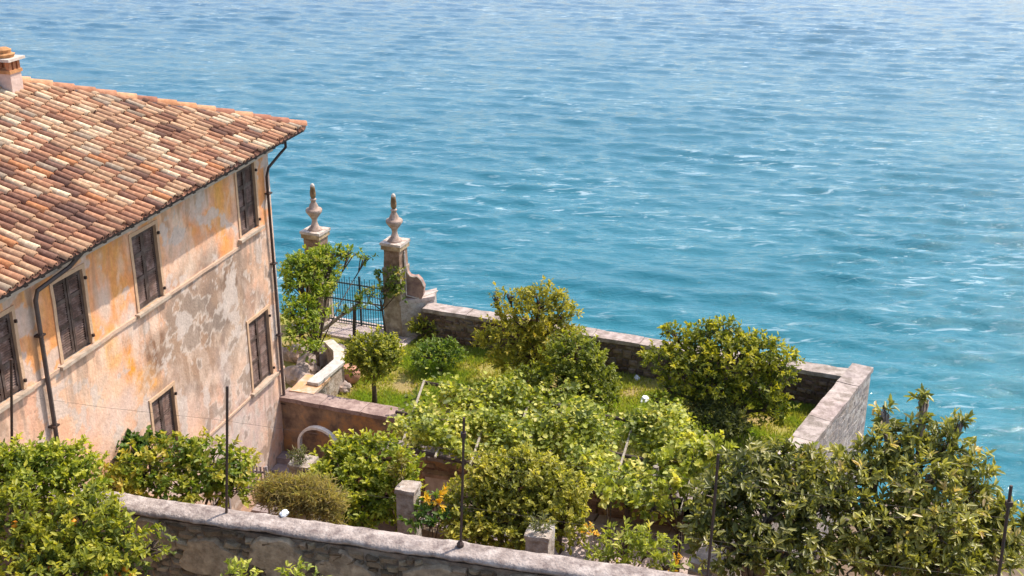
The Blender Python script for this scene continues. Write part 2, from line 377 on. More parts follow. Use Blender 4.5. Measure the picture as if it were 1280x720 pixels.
# lakeside wall
sw = empty('garden_wall', SW(SWL / 2, 0, 4.8), 'long low rubble wall with pale coping between garden and lake, running back to the gate', 'wall')
b = MB(); b.box(SW(0, -.2, -2), (SW(1) - SW(0)) * (SWL - .15), (SW(0, 1) - SW(0)) * .4, Z * 7.58); b.build('wall_core', M['mortar'], sw)
SD = norm(SW(1) - SW(0)); SN = norm(SW(0, 1) - SW(0))
stones(sw, SW(.05, -.2, 4.72), SD, -SN, SWL - .25, .86, .17, .12, BR, 300, depth=.045)
slabs(sw, SW(0, -.24, 0), SD, SN, SWL - .24, .47, 5.58, .10, M['coping'], 9)
# right hand wall
rw = empty('garden_wall', RW(2.5, 0, 4.8), 'shorter garden wall with broad pale coping running towards the viewer from the far right corner', 'wall')
RN = norm(RW(0, 1) - RW(0)); RL = 9.5
b = MB(); b.box(RW(-.22, -.2, -2), RD * RL, RN * .42, Z * 7.58); b.build('wall_core', M['grey_pillar'], rw)
stones(rw, RW(-.2, .22, 2.2), RD, RN, 8, 3.3, .26, .16, [(.46, .40, .37), (.42, .36, .34), (.50, .44, .41)], 200, depth=.007)
slabs(rw, RW(-.3, -.25, 0), RD, RN, RL, .50, 5.583, .105, M['coping'], 9)

# ---------------------------------------------------------------- retaining wall with arch
AH = 5.4
ra = empty('retaining_wall', AW(ALEN / 2, 0, 3.2), 'stained plaster retaining wall with mauve stone coping beside the house corner', 'wall')
b = MB(); b.box(AW(-.25, 0, 1), AD * (ALEN + .2), AN * .36, Z * (AH - 1.09)); o = b.build('wall_body', M['plaster'], ra); rough(o, 6, .02, 2.5)
slabs(ra, AW(-.25, -.07, 0), AD, AN, ALEN + .3, .5, AH - .09, .1, surf('mauve_coping', (.40, .29, .25), (.25, .17, .15), 5, .9, .5, 30, dirt=(.55, .42, .36), dscale=2.5), 3)
# arched doorway with limewashed trim
c_ = F(0, 0)
def onA(px, py, off=0):                                        # sighting -> place on the wall face
    r = ray(px, py); pl = AW(0, off); t = np.dot(pl - [0, 0, HC], AN) / np.dot(r, AN); q = np.array([0, 0, HC]) + r * t
    return float(np.dot(q - AW(0), AD)), float(q[2])
sL, zL = onA(381, 560); sT, zT = onA(393, 527); sR, zR = onA(428, 550)
b = MB(); cx = (sL + sR) / 2 + .05; rx = (sR - sL) / 2 - .03; zs = zT - rx * .95
arc = [(cx - rx, zs - 1.6), (cx - rx, zs - .3)] + [(cx - rx * math.cos(t), zs + rx * .95 * math.sin(t)) for t in np.linspace(0, math.pi, 13)] + [(cx + rx, zs - .3), (cx + rx, zs - 1.6)]
for (a0, z0), (a1, z1) in zip(arc[:-1], arc[1:]):
    m0 = np.array([cx, zs]); 
    def out(a, z_, k): 
        dx, dz = a - cx, max(z_ - zs, 0); l_ = math.hypot(dx, dz) + 1e-6; return a + dx / l_ * k, z_ + dz / l_ * k
    a0o, z0o = out(a0, z0, .055); a1o, z1o = out(a1, z1, .055)
    pts = [AW(a0, -.34, z0), AW(a1, -.34, z1), AW(a1o, -.34, z1o), AW(a0o, -.34, z0o), AW(a0, -.22, z0), AW(a1, -.22, z1), AW(a1o, -.22, z1o), AW(a0o, -.22, z0o)]
    b.add(pts, [(0, 1, 2, 3), (7, 6, 5, 4), (0, 4, 5, 1), (2, 6, 7, 3), (1, 5, 6, 2), (3, 7, 4, 0)])
ga = b.build('garden_arch', M['arch_white']); tag(ga, 'slim pale stone arch standing before the stained plaster wall by the house corner', 'arch')

# second retaining wall under the pergola
rb = empty('retaining_wall', BW(BLEN / 2, 0, 3.2), 'low brown retaining wall half hidden under the vine pergola', 'wall')
b = MB(); b.box(BW(-.3, -.25, 1), BD * (BLEN + .2), BN * .35, Z * 3.78); b.build('wall_core', M['plaster'], rb)
stones(rb, BW(-.2, -.25, 3.2), BD, -BN, BLEN, 1.5, .3, .2, [(.4, .25, .17), (.34, .2, .14), (.46, .32, .24)], 200, depth=.04)
slabs(rb, BW(-.3, -.32, 0), BD, BN, BLEN, .5, 4.785, .09, M['slate'], 9)

# ---------------------------------------------------------------- foreground wall
fg = empty('foreground_wall', GW(5, 0, ZW - 2.6), 'thick old rubble wall with lumpy pinkish cement coping crossing the bottom of the view', 'wall')
FL0, FLL = -4.2, 22.
b = MB(); b.box(GW(FL0, -.40 * KW, 1), GD * FLL, GN * .36 * KW, Z * (ZW - 1.12)); b.build('wall_core', M['mortar'], fg)
stones(fg, GW(-.4, -.40 * KW, ZW - 1.25), GD, -GN, 9.4, 1.13, .2, .145, GR, 300, depth=.075)
def plaster_patch(x, z, rx, rz):
    n = 26; pts = []
    for k in range(n):
        t = 2 * math.pi * k / n; q = 1 + .38 * noise.noise(Vector((math.cos(t) * 1.6 + x, math.sin(t) * 1.6 + z, 2))) + .12 * noise.noise(Vector((math.cos(t) * 6 + x, math.sin(t) * 6, 4)))
        pts.append((x + rx * math.cos(t) * q, min(z + rz * math.sin(t) * q, ZW - .13)))
    f0 = -.40 * KW - .075; V = [GW(a, f0, c_) for a, c_ in pts] + [GW(x + (a - x) * 1.1, f0 + .08, min(z + (c_ - z) * 1.1, ZW - .115)) for a, c_ in pts] + [GW(x, f0 - .012, z)]
    b = MB(); b.add(V, [(2 * n, k, (k + 1) % n) for k in range(n)] + [(k, n + k, n + (k + 1) % n, (k + 1) % n) for k in range(n)]); rough(b.build('plaster_patch', M['wall_plaster'], fg), 2, .012, 5)
M['wall_plaster'] = surf('old_wall_plaster', (.46, .34, .22), (.24, .17, .105), 7, .95, .8, 24, dirt=(.13, .09, .06), dscale=3.4)
for x_, z_, rx_, rz_ in [(.75, ZW - .5, .42, .36), (1.75, ZW - .62, .5, .3), (2.75, ZW - .42, .42, .3), (3.7, ZW - .5, .35, .3), (5.0, ZW - .4, .45, .2), (6.2, ZW - .32, .35, .16), (7.3, ZW - .3, .5, .13), (-.1, ZW - .7, .35, .4)]: plaster_patch(x_, z_, rx_, rz_)
def lumpy_coping():
    nu, seg = 520, 12; V = []; 
    prof = [(-.425, -.09), (-.43, -.05), (-.41, -.01), (-.36, .005), (-.28, .01), (-.18, .012), (-.08, .008), (-.01, -.005), (.02, -.03), (.02, -.11)]
    for i in range(nu + 1):
        x = FL0 + FLL * i / nu
        for (o_, z_) in prof:
            q = Vector((x * 2.2, o_ * 3, z_ * 3)); d_ = noise.noise(q) * .028 + noise.noise(q * 3.1) * .014
            V.append(GW(x, (o_ + d_ * (1 if o_ < 0 else -1) * (abs(o_ + .22) > .2)) * KW, ZW - .01 + z_ * KW + d_ * .7))
    n = len(prof); f = [(i * n + k, (i + 1) * n + k, (i + 1) * n + k + 1, i * n + k + 1) for i in range(nu) for k in range(n - 1)] + [(i * n + n - 1, (i + 1) * n + n - 1, (i + 1) * n, i * n) for i in range(nu)]
    mesh_obj('coping', np.array(V), f, np.ones((len(V), 3)), M['old_coping'], fg, True)
lumpy_coping()
# iron stakes and wires
stk = []
for i, (px, tx, ty, lab) in enumerate([(16, 14, 449, 'thin rusty iron stake at the far left, in front of the shuttered facade'), (284, 284, 483, 'thin iron stake on the coping in front of the pale stretch of house wall'),
                             (576.5, 580, 522, 'iron stake on the coping in the middle of the view, before the round lemon tree'), (884, 898, 568, 'iron stake rising before the dark glossy tree, second from the right'),
                             (1239, 1264, 607, 'iron stake at the far right edge, against the water')]):
    pz = P(px, 613 + (px - 135) * .1421 + 5, ZW); t = float(np.dot(pz - GW(0), GD)); base = GW(t, -.13, ZW - .01); top = PY(tx, ty, base[1])
    e = empty('iron_stake', base, lab, 'stake', 'iron stakes along the foreground wall')
    b = MB(); b.tube([base - Z * .05, (base + top) / 2 + AD * .006, top], .019, 6); b.build('rod', M['iron'], e)
    if i in (2, 4): b = MB(); b.box(base + (top - base) * .86 + [-.035, -.035, 0], [.07, 0, 0], [0, .06, 0], Z * .06); b.build('clamp', M['iron'], e)
    if i == 2: b = MB(); b.lathe(base, [(.045, 0), (.05, .05), (.025, .09)], 8); b.build('footing', M['iron'], e)
    stk.append(base)
for h in (1.45, .62):
    b = MB()
    for p, q in zip(stk[:-1], stk[1:]):
        b.tube([p + Z * h, (p + q) / 2 + Z * (h - .03), q + Z * h], .002, 3)
    o = b.build('fence_wire', M['iron']); tag(o, 'upper thin wire strung between the iron stakes' if h > 1 else 'lower thin wire strung between the iron stakes', 'wire')

# ---------------------------------------------------------------- house
hb = empty('old_house', HP(-6, -5, 3.2), 'old house with peeling orange and grey stucco, closed dark shutters and tiled hip roof', 'house')
EZ = 11.2; OV = .6; PITCH = math.tan(math.radians(21.3)); EAVE = 11.52
def fbm2(x, y, sc, oct_=4, seed=0):
    out = np.zeros_like(x); a = 1; tot = 0
    for o_ in range(oct_):
        r = np.random.default_rng(seed + o_ * 17); g = r.random((128, 128)); f = sc * 2 ** o_
        xx, yy = x * f + 1000, y * f + 1000; xi, yi = np.floor(xx).astype(int), np.floor(yy).astype(int); fx, fy = xx - xi, yy - yi
        fx = fx * fx * (3 - 2 * fx); fy = fy * fy * (3 - 2 * fy)
        h = lambda i, j: g[i % 128, j % 128]
        out += a * (h(xi, yi) * (1 - fx) * (1 - fy) + h(xi + 1, yi) * fx * (1 - fy) + h(xi, yi + 1) * (1 - fx) * fy + h(xi + 1, yi + 1) * fx * fy); tot += a; a *= .55
    return out / tot
WIN = [(-8.80, -8.24, 9.55, 10.82), (-7.22, -6.44, 9.50, 10.86), (-4.98, -4.2, 9.50, 10.9), (-1.16, -.40, 9.62, 11.02), (-1.19, -.30, 6.10, 7.68), (-4.97, -4.22, 6.1, 7.66), (-11.2, -10.4, 9.5, 10.85), (-8.8, -8.1, 6.1, 7.66)]
WIN[0] = (-9.02, -8.24, 9.5, 10.82)
def facade():
    sc_ = .032; ss = np.arange(-15, HS + .001, sc_); zz = np.arange(3.0, 11.32, sc_)
    # snap grid lines to window edges so the openings are clean
    for w_ in WIN:
        for e in w_[:2]: ss[np.argmin(abs(ss - e))] = e
        for e in w_[2:]: zz[np.argmin(abs(zz - e))] = e
    ss[-1] = HS
    Sg, Zg = np.meshgrid(ss, zz, indexing='ij')
    n1 = fbm2(Sg, Zg, 1.1, 5, 1); n2 = fbm2(Sg, Zg * .35, 3., 4, 9); n3 = fbm2(Sg, Zg, 4, 4, 30); n4 = fbm2(Sg, Zg, .6, 4, 50)
    def st(x, a, b_): t = np.clip((x - a) / (b_ - a), 0, 1); return t * t * (3 - 2 * t)
    def mix(c, col, m_): return c * (1 - m_[..., None]) + np.array(col) * m_[..., None]
    c = np.broadcast_to(np.array([.76, .48, .345]), Sg.shape + (3,)).copy()
    c = mix(c, (.78, .55, .41), st(n1, .48, .62) * .8)
    up = st(Zg, 9.42, 9.5)
    c = mix(c, (.88, .37, .15), up * st(n1 * .5 + n2 * .5, .36, .54) * .97)
    c = mix(c, (.80, .40, .13), up * st(Zg, 10.6, 11.1) * st(n2, .45, .6) * .7)
    c = mix(c, (.76, .58, .43), up * st(n2, .57, .70) * st(n4, .4, .6) * .85)
    def patch(px, py, rx, rz, col, k=1., seed=0, soft=.8, rag=.95, vert=False):
        s0, z0 = F(px, py); dd = np.sqrt(((Sg - s0) / rx) ** 2 + ((Zg - z0) / rz) ** 2)
        nn = fbm2(Sg, Zg * (.35 if vert else 1), 2.2, 5, 100 + seed) - .5
        return mix(c, col, st(1.0 - dd + nn * rag * 1.6, 0, soft) * k)
    c = patch(272, 420, 3.3, 2.7, (.37, .325, .30), .95, 40, 1.0)
    c = patch(300, 550, 2.6, 2.3, (.56, .50, .50), .9, 41, 1.0)
    c = patch(275, 390, 2.3, 1.6, (.23, .18, .15), .95, 1)
    c = patch(240, 330, 1.0, .5, (.62, .52, .44), .8, 2)
    c = patch(225, 430, 1.9, 1.7, (.36, .27, .21), .9, 3)
    c = patch(290, 350, 1.1, .55, (.18, .13, .10), .85, 12)
    c = patch(250, 445, .9, .9, (.36, .25, .18), .75, 13)
    c = patch(300, 440, .7, 1.6, (.56, .46, .38), .6, 14)
    # tall pale runs through the grey area
    c = mix(c, (.72, .62, .55), st(fbm2(Sg + .25 * Zg, Zg * .45, 2.6, 4, 77), .57, .66) * st(-np.abs(Sg + 2.5), -2.3, -1.) * st(-Zg, -9.4, -9.) * .35)
    c = patch(195, 440, .42, .5, (.22, .13, .085), .95, 4, .35, .7)
    c = patch(190, 405, .55, .28, (.66, .56, .48), .6, 15)
    c = patch(160, 400, .45, .55, (.66, .60, .56), .8, 5)
    c = patch(163, 455, .34, .95, (.84, .33, .06), .98, 6, .6, 1.0, True)
    c = patch(180, 480, .5, .7, (.78, .40, .13), .75, 7, .7, 1.)
    c = patch(140, 440, .3, .6, (.78, .45, .2), .8, 16, .6)
    c = patch(150, 520, 1.4, .7, (.66, .56, .53), .7, 8)
    c = patch(40, 500, 1.2, .6, (.72, .46, .36), .5, 9)
    c = patch(300, 560, 1.4, 1.1, (.60, .49, .46), .85, 10)
    c = patch(330, 520, .8, .8, (.56, .47, .45), .7, 17)
    c = patch(240, 520, .8, .6, (.70, .54, .46), .7, 18)
    c = patch(245, 255, .7, .45, (.58, .52, .48), .8, 11, .8)
    c = patch(215, 290, .5, .6, (.70, .60, .52), .7, 19, .8, 1, True)
    c = patch(275, 265, .35, .9, (.76, .42, .14), .7, 20, .8, 1, True)
    c = patch(130, 375, .3, .7, (.66, .58, .52), .8, 21, .6, 1, True)
    c = patch(98, 375, .4, .9, (.76, .40, .1), .5, 22, .8, 1, True)
    # corner strip of bare grey render
    c = mix(c, (.50, .42, .38), st(Sg, -.02, .03) * st(n3, .3, .6)); c = mix(c, (.66, .50, .42), st(Sg, -.02, .03) * st(n2, .5, .62) * .7)
    c = mix(c, (.5, .42, .35), st(-Zg, -4.2, -3.4) * .6)
    # mottled grime and bare patches everywhere
    g1 = fbm2(Sg + 3, Zg * .7, 3.1, 6, 401); g2 = fbm2(Sg, Zg, 1.3, 3, 420)
    c = mix(c, (.36, .26, .19), st(g1, .56, .70) * st(g2, .42, .6) * (.15 + .4 * (1 - up)))
    c = mix(c, (.78, .66, .56), st(fbm2(Sg, Zg * .6, 4.2, 5, 450), .56, .72) * .4)
    run = fbm2(Sg * 1.0, Zg * .12, 9, 3, 470); c = mix(c, (.42, .27, .17), st(run, .56, .7) * up * st(Zg, 9.6, 10.9) * .55)
    c = mix(c, (.40, .29, .22), st(run, .5, .66) * st(-Zg, -9.5, -9.1) * st(Zg, 8.2, 9.4) * .5)
    c = c ** .92 * (.95 + .22 * n3)[..., None]; c = c * np.array([1.04, .93, .85]); g_ = c.mean(-1, keepdims=True); c = np.clip(g_ + (c - g_) * 1.12, 0.01, .88)
    fl = fbm2(Sg + 7, Zg, 1.7, 6, 601); low = 1 - up
    c = mix(c, (.30, .235, .19), st(fl, .585, .60) * low * st(Sg, -5.5, -3) * .6)
    c = mix(c, (.80, .68, .58), (st(fl, .548, .560) - st(fl, .585, .60)) * low * st(Sg, -6.5, -4) * .55)
    fl2 = fbm2(Sg + 17, Zg, 2.3, 6, 640); c = mix(c, (.70, .58, .50), st(fl2, .60, .615) * .7)
    for w_ in WIN:
        zb = w_[2] - .12; m_ = st(-np.abs(Sg - (w_[0] + w_[1]) / 2), -.62, -.38) * st(Zg, zb - 1.3, zb) * (Zg < zb)
        c = mix(c, (.34, .25, .19), m_ * st(fbm2(Sg, Zg * .08, 12, 3, 510), .42, .62) * .55)
    c = mix(c, (.38, .27, .18), st(-np.abs(Sg + 7.75), -.25, -.05) * st(run, .4, .6) * .5)
    m_ = st(Zg, 10.75, 11.2) * st(fbm2(Sg, Zg * .2, 7, 3, 520), .4, .6); c = mix(c, (.40, .28, .17), m_ * .5)
    crack = 1 - st(np.abs(fbm2(Sg, Zg, .9, 5, 301) - .5), 0, .008); c = mix(c, (.3, .2, .15), crack * st(n4, .5, .6) * .55)
    V = C0[None, None] * [1, 1, 0] + Sg[..., None] * U + Zg[..., None] * Z + (.012 * (n1 - .5) + .006 * (n3 - .5))[..., None] * N
    ns, nz_ = Sg.shape; idx = np.arange(ns * nz_).reshape(ns, nz_)
    fq = np.stack([idx[:-1, :-1], idx[1:, :-1], idx[1:, 1:], idx[:-1, 1:]], -1)
    cs = (Sg[:-1, :-1] + Sg[1:, 1:]) / 2; cz = (Zg[:-1, :-1] + Zg[1:, 1:]) / 2; keep = np.ones(cs.shape, bool)
    for w_ in WIN: keep &= ~((cs > w_[0]) & (cs < w_[1]) & (cz > w_[2]) & (cz < w_[3]))
    wl = mesh_obj('wall', V.reshape(-1, 3), fq[keep], c.reshape(-1, 3), M['stucco'], hb, True)
    wl['label'] = 'peeling stucco facade, orange above and stained grey and pink below'
facade()
b = MB()                                                       # the other walls
for q in [(HP(HS, 0), HP(HS, -13)), (HP(HS, -13), HP(-15, -13)), (HP(-15, -13), HP(-15, 0))]:
    a, c = q; b.add([a + Z * 3, c + Z * 3, c + Z * 11.32, a + Z * 11.32], [(0, 1, 2, 3)], (.55, .43, .36))
b.build('wall', M['stucco'], hb)
# string courses and cornice
for (s0, s1, z_, hgt, dep, mt) in [(-15, -9.1, 9.40, .065, .035, 0), (-8.1, -7.3, 9.40, .065, .035, 0), (-6.3, -5.08, 9.40, .065, .035, 0), (-4.08, -1.3, 9.42, .06, .035, 0), (-4.1, HS + .02, 5.99, .05, .025, 0)]:
    b = MB(); b.box(HP(s0, -.02, z_), U * (s1 - s0), N * (dep + .02), Z * hgt, (.62, .42, .30)); o = b.build('string_course', M['stucco'], hb); rough(o, 8, .012, 3)
b = MB(); b.box(HP(-15, -.03, 11.1), U * (15 + HS), N * .17, Z * .2, (.60, .49, .40)); o = b.build('cornice', M['stucco'], hb); rough(o, 10, .012, 3)
# windows
def window(w_, top):
    s0, s1, z0, z1 = w_
    b = MB(); t = .07; e = .018
    cz = (.66, .43, .27)
    b.box(HP(s0 - t, -.09, z0), U * t, N * (.09 + e), Z * (z1 - z0), cz); b.box(HP(s1, -.09, z0), U * t, N * (.09 + e), Z * (z1 - z0), cz)
    b.box(HP(s0 - t, -.09, z1), U * (s1 - s0 + 2 * t), N * (.09 + e + .004), Z * t, cz)
    fr = b.build('window', M['stucco'], hb); rough(fr, 3, .008, 5)
    b = MB(); b.box(HP(s0 - .14, -.09, z0 - .075), U * (s1 - s0 + .28), N * .18, Z * .06, (.82, .74, .66)); rough(b.build('sill', M['white_trim'], fr), 3, .006, 5)
    b = MB(); b.box(HP(s0, -.2, z0), U * (s1 - s0), N * .1, Z * (z1 - z0), (.4, .4, .4)); b.build('backing', M['dark_wood'], fr)
    mid = (s0 + s1) / 2; wt_ = random.uniform(.7, 1.5)
    for a0, a1 in ((s0 + .012, mid - .006), (mid + .006, s1 - .012)):
        b = MB(); r_ = .055; y0, y1 = -.085, -.04; wd = a1 - a0
        dv = random.uniform(-.01, .012)
        b.box(HP(a0, y0, z0 + .012), U * r_, N * (y1 - y0 + dv), Z * (z1 - z0 - .024)); b.box(HP(a1 - r_, y0, z0 + .012), U * r_, N * (y1 - y0 + dv), Z * (z1 - z0 - .024))
        zz = [z0 + .012, z0 + (z1 - z0) * .36, z0 + (z1 - z0) * .68, z1 - .012 - .08]
        for q in zz: b.box(HP(a0 + r_, y0, q), U * (wd - 2 * r_), N * (y1 - y0 + dv - .004), Z * .075)
        z_ = z0 + .09
        while z_ < z1 - .09:
            a = HP(a0 + r_, y0 + .003, z_ + .03); b.add([a, a + U * (wd - 2 * r_), a + U * (wd - 2 * r_) + N * .034 - Z * .03, a + N * .034 - Z * .03,
                     a + Z * .008, a + U * (wd - 2 * r_) + Z * .008, a + U * (wd - 2 * r_) + N * .034 - Z * .022, a + N * .034 - Z * .022],
                    [(0, 1, 2, 3), (7, 6, 5, 4), (2, 6, 7, 3), (1, 5, 6, 2), (0, 3, 7, 4)], np.array([1.25, 1.15, 1.12]) * wt_ * random.uniform(.8, 1.2))
            z_ += .042
        b.build('shutter', M['shutter'], fr)
    for hz in (z0 + .12, z1 - .2):                              # iron shutter stays
        b = MB(); b.box(HP(s1 + .01, -.0, hz), U * .035, N * .06, Z * .05); b.build('hinge', M['iron'], fr)
for w_ in WIN: window(w_, w_[2] > 9)
# downpipes
def FP(px, py, d): s, z_ = F(px, py); return HP(s, d, z_)
b = MB(); b.tube([HP(HS + .27, .30, 11.38), HP(HS + .27, .30, 11.12), HP(HS + .2, .22, 11.02), HP(.06, .1, 10.78), HP(.0, .07, 10.6), HP(.04, .06, 8.0)], .030, 8); b.build('downpipe', M['iron'], hb)
b = MB(); b.tube([HP(.04, .062, 8.02), HP(.05, .06, 4.2)], .036, 8, (1.1, 1, 1)); b.build('downpipe', M['pipe'], hb)
b = MB(); b.tube([HP(-6.9, .45, 11.38), HP(-7.1, .3, 11.16), HP(-7.7, .1, 10.95), HP(-7.75, .08, 10.8), HP(-7.75, .07, 4)], .038, 8, (1, .95, .95)); b.build('downpipe', M['pipe'], hb)
for z_ in (5.2, 6.9, 8.6, 10.2):
    for s in (.045, -7.75):
        b = MB(); b.box(HP(s - .07, 0, z_), U * .14, N * .12, Z * .03); b.build('pipe_bracket', M['iron'], hb)
# roof
HD = 14.0                                                      # eave to eave
rf_e0 = HP(HS + OV, OV, EAVE)                                   # hip corner at the eave
slope = lambda s, d: EAVE + PITCH * max(0, min(d, HD + OV - d)) # d = distance inwards from the eave
ridge_d = (HD) / 2
def RP(a, d, h=0): return rf_e0 - U * a - N * d + Z * (d * PITCH + h)     # visible slope: a along the eave, d up the slope
b = MB()
RLn = 15.5
e = -.06
p0, p1, p2, p3 = RP(0, 0, e), RP(RLn, 0, e), RP(RLn, ridge_d, e), RP(ridge_d, ridge_d, e)
b.add([p0, p1, p2, p3], [(0, 3, 2, 1)])
q0, q1 = rf_e0 - N * 2 * ridge_d + Z * e, RP(RLn, 0, e) - N * 2 * ridge_d
b.add([p0, p3, q0], [(0, 2, 1)]); b.add([p3, p2, q1, q0], [(0, 3, 2, 1)])
for p_, q_ in ((p0, p1), (q0, p0)):
    b.add([p_, q_, q_ - Z * .05, p_ - Z * .05], [(0, 1, 2, 3)])
b.add([p0 - Z * .05, p1 - Z * .05, q1 - Z * .05, q0 - Z * .05], [(0, 1, 2, 3)])
roof = b.build('roof', M['under'], hb)
# rafters under the eave
for k in range(38):
    a = HP(-k * .4 - .05, .1, EAVE - .02); b = MB(); b.box(a - Z * (.13), U * -.07, N * (OV - .13), Z * .09); b.build('rafter', M['under'], hb)
PAL = [((.72, .52, .34), 3), ((.64, .40, .24), 5), ((.52, .26, .15), 6), ((.37, .18, .11), 5), ((.25, .12, .08), 3.4), ((.19, .10, .075), 2), ((.50, .21, .09), 1.3), ((.60, .36, .22), 5), ((.80, .64, .44), 2.2), ((.42, .33, .24), 1.8)]
cw = .174; rl_ = .345; tl = .405
def tile_geo(r0=.068, r1=.056, seg=6):
    v = []; 
    for (x, r, zo) in ((0, r0, .035), (tl, r1, .0)):
        for k in range(seg + 1):
            t = math.pi * k / seg; v.append((x, r * math.cos(t) * 1.0, r * math.sin(t) * 1.12 + zo))
    for k in range(seg + 1):
        t = math.pi * k / seg; v.append((0, (r0 - .016) * math.cos(t), (r0 - .016) * math.sin(t) * .95 + .035))
    n = seg + 1
    f = [(k, k + 1, n + k + 1, n + k) for k in range(seg)] + [(2 * n + k, 2 * n + k + 1, k + 1, k) for k in range(seg)]
    return np.array(v), f
TV, TF = tile_geo()
up_ = norm(-N + Z * PITCH); nrm_ = norm(np.cross(U, up_) * -1); nrm_ = nrm_ if nrm_[2] > 0 else -nrm_
def tile_color(a, d):
    p = Vector((a * .3, d * .35, 5)); n = 1.2 * noise.noise(p) + .6 * noise.noise(p * 2.7)
    right = max(0, min(1, (7.5 - a) / 5)) * max(0, min(1, (d - .2) / 1.2))
    if n < -.22: wt = [w_ * m_ for (c, w_), m_ in zip(PAL, (.5, .6, 1, 1.6, 2, 2, 1.2, .7, .4, .8))]
    else: wt = [w_ * m_ for (c, w_), m_ in zip(PAL, (1 + 1.2 * right, 1 + right, 1, .8 - .4 * right, .7 - .5 * right, .6 - .5 * right, 1, 1 + right, 1 + 2 * right, 1))]
    return random.choices(range(len(PAL)), wt)[0]
variants = []
for c, w_ in PAL:
    for k in range(2):
        mb = MB(); V_ = TV.copy(); V_[:, 2] += random.uniform(-.004, .004)
        cc = np.array(c) * .92 + np.array([.50, .28, .17]) * .08; cc = cc * random.uniform(.85, 1.18); g = np.linspace(0, 1, len(TV))[:, None]
        mb.add(V_, TF, np.clip(cc * (1 + rng.normal(0, .10, (len(TV), 1))), 0, .85)); ob = mb.build('roof_tile', M['tile'], None, True); variants.append(ob.data); bpy.data.objects.remove(ob)
from mathutils import Matrix
rotm = Matrix(((up_[0], U[0], nrm_[0]), (up_[1], U[1], nrm_[1]), (up_[2], U[2], nrm_[2])))
if rotm.determinant() < 0: rotm = Matrix(((up_[0], -U[0], nrm_[0]), (up_[1], -U[1], nrm_[1]), (up_[2], -U[2], nrm_[2])))
tiles = []
cosP = math.cos(math.atan(PITCH))
for i in range(int(RLn / cw)):
    a = .12 + i * cw; dmax = min(a - .02, ridge_d) / cosP - .12
    j = 0; off = random.uniform(-.07, .05)
    while j * rl_ < dmax:
        x = -.05 + j * rl_ + off + (random.uniform(-.09, .02) if random.random() < .05 else random.uniform(-.012, .012)); tiles.append((a + random.uniform(-.009, .009), x)); j += 1
def tpos(a, x): return rf_e0 - U * a + up_ * x + nrm_ * (.0)
vis = []
for a, x in tiles:
    p = tpos(a, x); z_ = zc(p); pxx = 640 + FPX * p[0] / z_
    vis.append((np.linalg.norm(p - [0, 0, HC]) + (100 if pxx < -6 else 0), a, x))
vis.sort(); rlc = root_loc(roof)
mb = MB(); R3 = np.array(rotm)
for k, (dd_, a, x) in enumerate(vis):
    ci = tile_color(a, x); p = tpos(a, x)
    if k < 300:
        o = bpy.data.objects.new('roof_tile', variants[ci * 2 + random.randint(0, 1)]); COL.objects.link(o); o.parent = roof
        yaw = Matrix.Rotation(random.gauss(0, .035), 3, 'Z') @ Matrix.Rotation(random.uniform(-.012, .012), 3, 'Y')
        o.matrix_local = Matrix.Translation(Vector(p - rlc)) @ (rotm @ yaw).to_4x4()
    else:
        yw = random.gauss(0, .035); v = TV.copy(); v[:, 1] += v[:, 0] * yw; v[:, 2] += random.uniform(-.005, .006)
        cc = (np.array(PAL[ci][0]) * .92 + np.array([.50, .28, .17]) * .08) * random.uniform(.85, 1.18)
        mb.add(v @ R3.T + p, TF, np.clip(cc * (1 + rng.normal(0, .10, (len(v), 1))), 0, .85))
o = mb.build('roof_tile_field', M['tile'], roof, True); tag(o, kind='stuff')
mb = MB()                                                      # channel tiles in the valleys, colour darkened to paint in groove shade
for i in range(int(RLn / cw)):
    a = .12 + (i + .5) * cw; dmax = min(a + .05, ridge_d) / cosP
    x = -.09
    while x < dmax:
        l_ = min(rl_, dmax - x); cc = np.array(PAL[random.choice([3, 4, 4, 5, 5, 5])][0]) * .8
        v = []
        for xx, lift in ((0, .022), (l_ + .03, .0)):
            for k in range(5):
                t = math.pi * (1 + k / 4); v.append((xx, .085 * math.cos(t), .05 * math.sin(t) + .035 + lift))
        mb.add(np.array(v) @ R3.T + tpos(a, x), [(k, k + 1, 6 + k, 5 + k) for k in range(4)], cc); x += rl_
o = mb.build('channel_tiles', M['tile'], roof, True); tag(o, kind='stuff')
# hip tiles
hd = norm(RP(ridge_d, ridge_d) - RP(0, 0)); hside = norm(np.cross(hd, Z)); hn = norm(np.cross(hside, hd))
hl = float(np.linalg.norm(RP(ridge_d, ridge_d) - RP(0, 0))); x = -.02; k = 0
while x < hl:
    cc = np.array(random.choice([(.62, .30, .15), (.50, .24, .14), (.38, .17, .11), (.66, .36, .2)])) * random.uniform(.9, 1.1)
    v = []; r0, r1 = .115, .095
    for (xx, r, zo) in ((0, r0, .05), (.46, r1, .03)):
        for q in range(7):
            t = math.pi * q / 6; v.append(rf_e0 + hd * (x + xx) + hside * r * math.cos(t) * 1.05 + hn * (r * math.sin(t) * .8 + zo - .01))
    v += [rf_e0 + hd * x + hn * .03]
    b = MB(); b.add(v, [(q, q + 1, 8 + q, 7 + q) for q in range(6)] + [(14, q + 1, q) for q in range(6)], cc)
    # mortar bead at the joint
    o = b.build('hip_tile', M['tile'], roof, True); x += .4; k += 1
b = MB()
for sgn in (1, -1):
    b.box(rf_e0 + hside * .06 * sgn - hn * .06, hd * hl, hside * .05 * sgn, hn * .1, (.6, .5, .42))
b.build('hip_mortar', M['tile'], roof)
